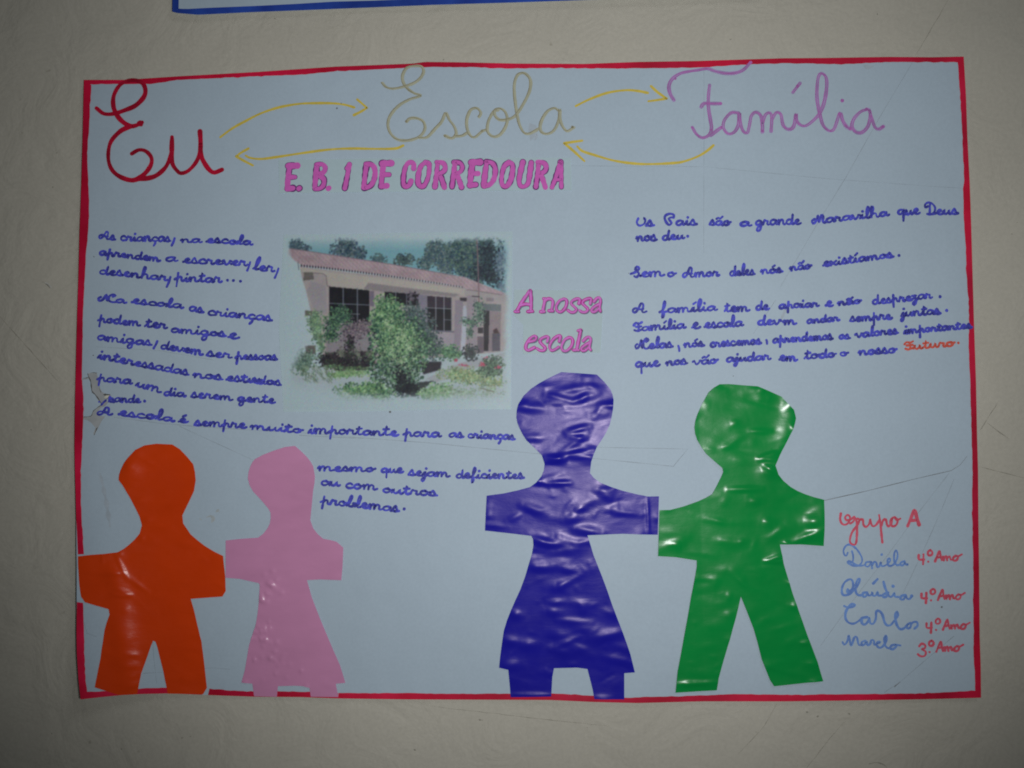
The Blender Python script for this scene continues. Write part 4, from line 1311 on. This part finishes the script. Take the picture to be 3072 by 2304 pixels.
# trees behind the roof
n1, n2 = fbm(16, 4), fbm(9, 3)
leaves([(170, 165, 55, 50), (250, 195, 40, 30)], 150, 13, [(70, 92, 102), (92, 112, 118), (58, 78, 90)])
leaves([(580, 180, 90, 70), (560, 215, 80, 50), (650, 190, 45, 80), (740, 230, 40, 60), (690, 240, 70, 45)], 520, 13, [(62, 84, 92), (84, 104, 104), (48, 66, 80), (104, 122, 124), (70, 90, 108)])
leaves([(890, 285, 60, 38)], 110, 12, [(84, 108, 108), (66, 90, 96)])
leaves([(1110, 295, 75, 48)], 190, 12, [(64, 86, 88), (84, 104, 96), (52, 70, 78)])
leaves([(1345, 165, 30, 40), (1420, 150, 32, 45), (1500, 190, 38, 50), (1570, 140, 40, 50), (1650, 120, 60, 30), (1310, 250, 30, 50)], 260, 10, [(70, 94, 96), (54, 76, 84), (96, 116, 114)])
leaves([(1360, 240, 60, 90), (1470, 260, 80, 100), (1300, 320, 60, 50), (1480, 370, 60, 40)], 900, 13, [(70, 94, 96), (88, 110, 104), (54, 76, 84), (102, 122, 120), (60, 84, 100)])
leaves([(1700, 250, 150, 150), (1830, 260, 120, 160), (1620, 300, 90, 140), (1760, 400, 160, 90)], 1900, 13, [(58, 84, 84), (76, 102, 92), (44, 64, 74), (92, 116, 104), (50, 74, 90)])
leaves([(1850, 260, 75, 110), (1820, 400, 110, 80), (1900, 430, 60, 90)], 700, 14, [(34, 46, 58), (42, 60, 66), (52, 76, 80), (30, 40, 52)])
leaves([(1950, 320, 50, 170), (1965, 540, 40, 40)], 220, 12, [(92, 116, 128), (112, 134, 140), (74, 96, 112)])
# walls
lay(inpoly([(200, 350), (1000, 440), (1620, 530), (2050, 600), (2050, 1120), (1740, 1110), (1300, 1150), (760, 1210), (420, 1180), (300, 760), (255, 560), (225, 470)]), (146, 142, 142), 5, n1)
lay(inpoly([(300, 470), (430, 520), (440, 760), (330, 740), (262, 560)]), (136, 136, 140), 4, n1)
lay(inpoly([(440, 880), (860, 880), (860, 1160), (420, 1160)]), (124, 124, 128), 6, n1)
lay(inpoly([(1350, 930), (1600, 930), (1590, 1090), (1400, 1090)]), (140, 138, 146), 5, n1)
# white eave board
lay(inpoly([(200, 350), (460, 395), (1000, 455), (1640, 548), (1640, 600), (1560, 600), (1010, 530), (800, 560), (452, 520), (430, 420), (320, 400), (225, 395)]), (152, 152, 145), 4, n1)
lay(inpoly([(800, 490), (1100, 530), (1600, 590), (1560, 612), (1260, 590), (940, 570), (760, 545)]), (124, 122, 124), 4, n1)
lay(inpoly([(1640, 545), (2010, 600), (2010, 660), (1850, 640), (1640, 600)]), (142, 142, 142), 3, n1)
# roof
roof = inpoly([(105, 190), (330, 222), (620, 268), (1000, 328), (1300, 382), (1560, 428), (1640, 440), (2010, 588), (1965, 592), (1660, 548), (1620, 524), (1300, 472), (1000, 428), (700, 388), (400, 352), (215, 334), (160, 300), (90, 235)])
u = XX - (YY - 190) * 1.05
stripes = .5 + .5 * np.sin(u / 6.6)
lay(roof, (152, 136, 141), 12, n1)
mk = blur(roof.astype(float), 1)[..., None]
img = img + ((stripes - .55) * 15 * (.55 + .45 * np.sin(YY / 5 + XX / 18)))[..., None] * mk
linestroke([(110, 188), (330, 222), (620, 268), (1000, 328), (1300, 382), (1560, 428)], 7, (112, 98, 108), .8)
eave = [(215, 336), (400, 354), (700, 390), (1000, 431), (1300, 475), (1620, 526)]
for i in range(58):                                        # tile ends along the eave
    tt = i / 57; xx = 215 + tt * 1405
    yy = np.interp(xx, [p[0] for p in eave], [p[1] for p in eave])
    r_ = 15 - 6 * tt
    linestroke([(xx, yy), (xx + 1, yy + r_ * .5)], r_, (62, 50, 62), .9)
    linestroke([(xx + r_ * .9, yy - 3), (xx + r_, yy)], r_ * .6, (160, 152, 152), .8)
for i in range(28):
    xx = 1665 + i * 11; yy = np.interp(xx, [1660, 1965], [549, 594])
    linestroke([(xx, yy), (xx + 1, yy + 3)], 5, (70, 56, 66), .8)
linestroke([(185, 310), (192, 375)], 6, (70, 76, 84), .8)
linestroke([(300, 402), (400, 408), (432, 430), (440, 515), (462, 522)], 4, (84, 78, 84), .9)
# pillar on the left and brackets
for q in ([(235, 395), (320, 400), (322, 460), (232, 470)], [(245, 732), (360, 735), (362, 772), (245, 778)], [(245, 1040), (340, 1035), (335, 1110), (250, 1105)]):
    lay(inpoly(q), (98, 97, 94), 10, n2)
lay(inpoly([(1600, 622), (1685, 618), (1682, 650), (1604, 652)]), (58, 54, 60), 4, n2)
lay(inpoly([(1590, 800), (1630, 798), (1630, 822), (1590, 824)]), (60, 58, 64), 4, n2)
# windows
dark = (30, 32, 38)
lay(inpoly([(458, 522), (810, 556), (810, 845), (458, 835)]), dark, 8, n1)
for x in (580, 704):
    linestroke([(x, 535), (x, 840)], 10, (112, 122, 132), .85)
linestroke([(458, 668), (810, 684)], 9, (104, 112, 122), .85)
linestroke([(600, 760), (725, 764)], 6, (130, 136, 140), .9)
lay(inpoly([(812, 560), (850, 562), (850, 700), (812, 690)]), (108, 102, 116), 4, n1)
lay(inpoly([(945, 568), (1240, 592), (1240, 690), (945, 680)]), dark, 10, n1)
for x in (1040, 1135):
    linestroke([(x, 575), (x, 690)], 9, (108, 116, 126), .8)
leaves([(1190, 630, 45, 50)], 60, 14, [(26, 26, 34), (96, 92, 104)])
lay(inpoly([(1240, 592), (1318, 600), (1318, 900), (1240, 880)]), (116, 116, 128), 5, n1)
lay(inpoly([(1318, 606), (1528, 622), (1528, 908), (1318, 905)]), dark, 8, n1)
lay(inpoly([(1318, 606), (1528, 622), (1528, 708), (1318, 700)]), (56, 50, 60), 10, n1)
for x in (1390, 1462):
    linestroke([(x, 615), (x, 910)], 9, (128, 134, 142), .9)
linestroke([(1318, 708), (1528, 718)], 8, (128, 134, 142), .9)
linestroke([(1318, 812), (1390, 816)], 6, (118, 124, 132), .9)
linestroke([(1462, 812), (1528, 816)], 6, (118, 124, 132), .9)
linestroke([(1528, 622), (1528, 912)], 7, (120, 126, 134), .9)
linestroke([(1330, 905), (1560, 920)], 12, (92, 98, 112), 1)
# white pillar, porch and door
lay(inpoly([(1630, 690), (1655, 690), (1668, 800), (1650, 1000), (1640, 1110), (1604, 1110), (1618, 900)]), (150, 160, 170), 5, n1)
lay(inpoly([(1560, 640), (1630, 650), (1600, 1090), (1545, 1080)]), (128, 124, 134), 4, n1)
lay(inpoly([(1660, 600), (1750, 610), (1750, 1080), (1660, 1060)]), (136, 132, 138), 4, n1)
lay(inpoly([(1800, 672), (1960, 680), (1960, 740), (1800, 735)]), (96, 106, 110), 6, n1)
lay(inpoly([(1810, 735), (1860, 735), (1850, 1085), (1808, 1085)]), (40, 40, 46), 6, n1)
lay(inpoly([(1862, 740), (1960, 745), (1950, 1080), (1850, 1090)]), (126, 118, 122), 6, n1)
lay(inpoly([(1880, 930), (1950, 930), (1950, 1085), (1880, 1090)]), (82, 82, 92), 9, n1)
lay(inpoly([(1752, 960), (1808, 960), (1808, 1100), (1752, 1110)]), (100, 92, 100), 6, n1)
lay(inpoly([(1755, 880), (1805, 880), (1805, 930), (1755, 930)]), (52, 50, 56), 6, n1)
lay(inpoly([(1890, 905), (1920, 885), (1945, 930), (1895, 930)]), (70, 50, 54), 6, n1)
lay(inpoly([(1830, 620), (1895, 625), (1895, 655), (1830, 655)]), (122, 118, 124), 4, n1)
linestroke([(1750, 115), (1760, 360), (1768, 690)], 10, (120, 96, 102), .95)
linestroke([(1708, 608), (1770, 612)], 8, (48, 44, 52), .9)
# ground
lay(inpoly([(62, 1180), (500, 1240), (1400, 1160), (2050, 1080), (2050, 1600), (62, 1600)]), (146, 164, 168), 5, n1, 2)
lay(inpoly([(1300, 1330), (1600, 1190), (1780, 1150), (2040, 1085), (2040, 1120), (1700, 1250), (1400, 1360)]), (140, 150, 154), 4, n1, 1)
lay(inpoly([(420, 1100), (860, 1090), (860, 1250), (560, 1260), (420, 1220)]), (60, 56, 60), 22, n2, 4)
lay(inpoly([(1250, 1180), (1440, 1180), (1430, 1250), (1280, 1290)]), (44, 44, 52), 8, n2, 2)
lay(inpoly([(1230, 1360), (1380, 1345), (1300, 1400), (1240, 1480), (1100, 1490)]), (48, 56, 60), 8, n2, 2)
DG = [(36, 52, 52), (50, 74, 66), (44, 62, 62), (64, 92, 74)]
MG = [(78, 116, 88), (92, 130, 96), (62, 96, 80), (108, 144, 108), (48, 76, 66)]
LG = [(122, 158, 112), (106, 146, 100), (138, 168, 130), (92, 132, 96), (76, 112, 84)]
# left planting
leaves([(330, 830, 70, 90), (360, 930, 55, 120), (390, 1050, 40, 90)], 420, 11, [(122, 152, 116), (96, 128, 100), (112, 140, 122), (80, 108, 92)])
leaves([(540, 760, 70, 70), (500, 850, 80, 90), (600, 800, 50, 80), (470, 960, 60, 60)], 620, 11, DG + MG)
leaves([(700, 900, 110, 80), (640, 960, 70, 90), (780, 880, 60, 60)], 420, 11, [(112, 104, 112), (92, 84, 94), (72, 66, 76), (128, 120, 124)])
leaves([(430, 1180, 80, 60), (600, 1180, 120, 80), (740, 1190, 110, 70), (640, 1060, 40, 90)], 620, 12, [(44, 40, 50), (52, 52, 54), (36, 34, 44), (58, 74, 62)])
leaves([(250, 1150, 90, 60), (210, 1220, 90, 70)], 360, 12, [(100, 126, 112), (82, 108, 98), (122, 146, 130), (70, 92, 84)])
for _ in range(130):
    x, y = pr.uniform(200, 520), pr.uniform(1200, 1330)
    linestroke([(x, y), (x + pr.uniform(-10, 50), y + pr.uniform(15, 45))], 4, [(124, 146, 118), (92, 116, 90), (146, 164, 140), (76, 96, 78)][pr.integers(4)], .8)
leaves([(660, 1246, 190, 14), (480, 1230, 80, 16)], 120, 11, [(84, 112, 84), (104, 132, 100), (66, 84, 70)])
leaves([(560, 1110, 40, 60), (700, 1120, 50, 70), (800, 1130, 40, 60)], 110, 10, [(92, 88, 92), (84, 100, 84), (110, 120, 108)])
leaves([(660, 1290, 170, 28), (560, 1310, 90, 22)], 300, 10, [(112, 150, 104), (98, 134, 96), (134, 160, 124)])
# middle bushes behind
leaves([(1180, 760, 110, 80), (1250, 860, 110, 100), (1320, 980, 100, 110), (1380, 1090, 80, 80)], 900, 11, [(84, 100, 104), (70, 88, 90), (58, 80, 76), (98, 118, 110), (48, 62, 66)])
leaves([(1500, 1110, 90, 60), (1560, 1130, 50, 40)], 260, 11, MG)
leaves([(1690, 1110, 60, 60)], 150, 12, [(50, 54, 60), (66, 78, 76)])
leaves([(1760, 700, 45, 60), (1770, 790, 50, 70), (1680, 840, 80, 40), (1690, 920, 30, 70)], 330, 10, [(84, 116, 98), (62, 86, 82), (110, 138, 120), (50, 68, 70)])
# the big bush
leaves([(950, 700, 90, 90), (900, 830, 90, 90), (1030, 760, 70, 110)], 700, 13, MG + LG)
leaves([(980, 950, 140, 190), (1110, 1000, 150, 170), (1060, 1230, 190, 150)], 700, 16, [(34, 66, 58), (44, 80, 66), (30, 54, 52)])
leaves([(980, 950, 150, 150), (1110, 960, 150, 150), (1050, 1130, 210, 140), (1060, 1290, 180, 110), (1250, 1060, 130, 130)], 1500, 14, DG + MG)
leaves([(960, 880, 130, 180), (1120, 960, 120, 130), (1000, 1080, 140, 120), (1080, 1180, 190, 120)], 900, 12, LG + MG)
leaves([(1040, 1260, 200, 120), (1100, 1380, 110, 100)], 900, 13, DG + MG + [(116, 140, 128), (130, 150, 140)])
leaves([(1090, 1330, 60, 90), (1160, 1420, 70, 50), (1110, 1440, 90, 40)], 260, 13, [(34, 42, 46), (28, 34, 42)])
leaves([(960, 860, 110, 170), (1110, 960, 110, 120), (1010, 1080, 130, 110), (1090, 1190, 190, 130), (1150, 1060, 170, 140)], 230, 8, [(142, 168, 134), (130, 160, 122), (148, 170, 144)])
# foreground growth
leaves([(700, 1440, 170, 55), (850, 1430, 110, 70), (930, 1480, 90, 50)], 650, 12, LG + MG)
leaves([(1400, 1450, 120, 60), (1330, 1480, 90, 50), (1480, 1440, 60, 50)], 420, 13, LG + [(128, 160, 132)])
for _ in range(40):
    x, y = pr.uniform(1270, 1500), pr.uniform(1390, 1460)
    linestroke([(x, y + 60), (x + pr.uniform(-12, 12), y)], 6, [(118, 152, 118), (98, 134, 104), (142, 166, 142)][pr.integers(3)], .8)
leaves([(1600, 1300, 170, 60), (1750, 1330, 170, 60), (1880, 1380, 100, 40)], 900, 10, [(124, 152, 114), (106, 136, 102), (140, 164, 132), (90, 118, 92), (146, 150, 110)])
leaves([(1880, 1220, 90, 70), (1850, 1280, 90, 40)], 420, 11, [(62, 88, 72), (84, 112, 90), (112, 138, 116), (48, 66, 60)])
leaves([(1560, 1180, 30, 20), (1640, 1225, 60, 15), (1790, 1210, 40, 30), (1940, 1240, 40, 15), (1830, 1150, 40, 15)], 34, 9, [(164, 66, 92), (150, 74, 96)])
leaves([(1620, 1470, 300, 80), (700, 1520, 300, 40), (1850, 1450, 120, 60)], 420, 9, [(132, 156, 140), (120, 148, 128), (142, 160, 148)])
linestroke([(1780, 1410), (1895, 1440)], 9, (98, 100, 86), .8)
lum = img.mean(-1, keepdims=True)
img = img - 8 * np.clip((172 - lum) / 36, 0, 1)
rg = img[..., 0] - img[..., 1]
img[..., 0] = np.where((rg > 0) & (rg < 34), img[..., 1] + rg * .75, img[..., 0])
veg = np.clip((img[..., 1] - np.maximum(img[..., 0], img[..., 2]) - 4) / 14, 0, 1)[..., None]
img = img * (1 + veg * (fbm(5, 3)[..., None] - .5) * .55)
img = blur(img, 2)
# printed edge that dissolves into white paper
ex = np.minimum((XX - X0), (X1 - XX)); ey = np.minimum((YY - Y0), (Y1 - YY) * .62)
edge = np.minimum(ex, ey) + (fbm(26, 3) - .5) * 50
left_fade = np.clip((XX - 40 - np.clip((YY - 330) / 500, 0, 1) * 150 + np.clip((YY - 1050) / 200, 0, 1) * 110) / 90, 0, 1)
bot = np.clip((1570 - YY - np.clip((700 - XX) / 500, 0, 1) * 120) / 130, 0, 1)
mskf = np.clip((edge - 8) / 70, 0, 1)
mskf = mskf * mskf * (3 - 2 * mskf) * left_fade * bot
mskf = mskf[..., None]
img = img * mskf + np.array([147, 170, 175.]) * (1 - mskf)
img = img + blur(pr.normal(0, 6, img.shape), 1)
A = lin(np.clip(img, 2, 250)) / lin((147, 170, 175)) * np.array([0.57, 0.735, 0.795])
A = np.clip(A, .004, .9)
mt, nt, b = new_mat("photo_print_surface")
vc = nt.nodes.new("ShaderNodeVertexColor"); vc.layer_name = "print"
nt.links.new(vc.outputs[0], b.inputs["Base Color"])
b.inputs["Roughness"].default_value = .42
b.inputs["Specular IOR Level"].default_value = .35
gn = noise(nt, 16, 3)
bump(nt, b, [(gn.outputs[0], .15, .005)])
PXs, PYs = PC[0] + XX * PC[2], PC[1] + YY * PC[2]
dx_ = np.stack([(PXs - PW / 2) / FPX, (PYs - PH / 2) / FPX, np.ones_like(PXs)], -1) @ R
tt = (-.0028 - CAM[2]) / dx_[..., 2]
WX = CAM[0] + dx_[..., 0] * tt; WZ_ = -(CAM[1] + dx_[..., 1] * tt)
dep = sheet_z(WX, WZ_) + .0003 + 8e-5
loc = photo.location
V = np.stack([WX - loc[0], -dep, WZ_ - loc[2]], -1).reshape(-1, 3)
idx = np.arange(GW * GH).reshape(GH, GW)
Q = np.stack([idx[1:, :-1], idx[1:, 1:], idx[:-1, 1:], idx[:-1, :-1]], -1).reshape(-1, 4)
me = bpy.data.meshes.new("picture")
me.from_pydata(V.tolist(), [], Q.tolist())
ca = me.color_attributes.new("print", 'FLOAT_COLOR', 'POINT')
ca.data.foreach_set("color", np.c_[A.reshape(-1, 3), np.ones(GW * GH)].astype(np.float32).ravel())
me.materials.append(mt)
me.polygons.foreach_set("use_smooth", [True] * len(me.polygons))
me.update()
link("picture", me, photo)
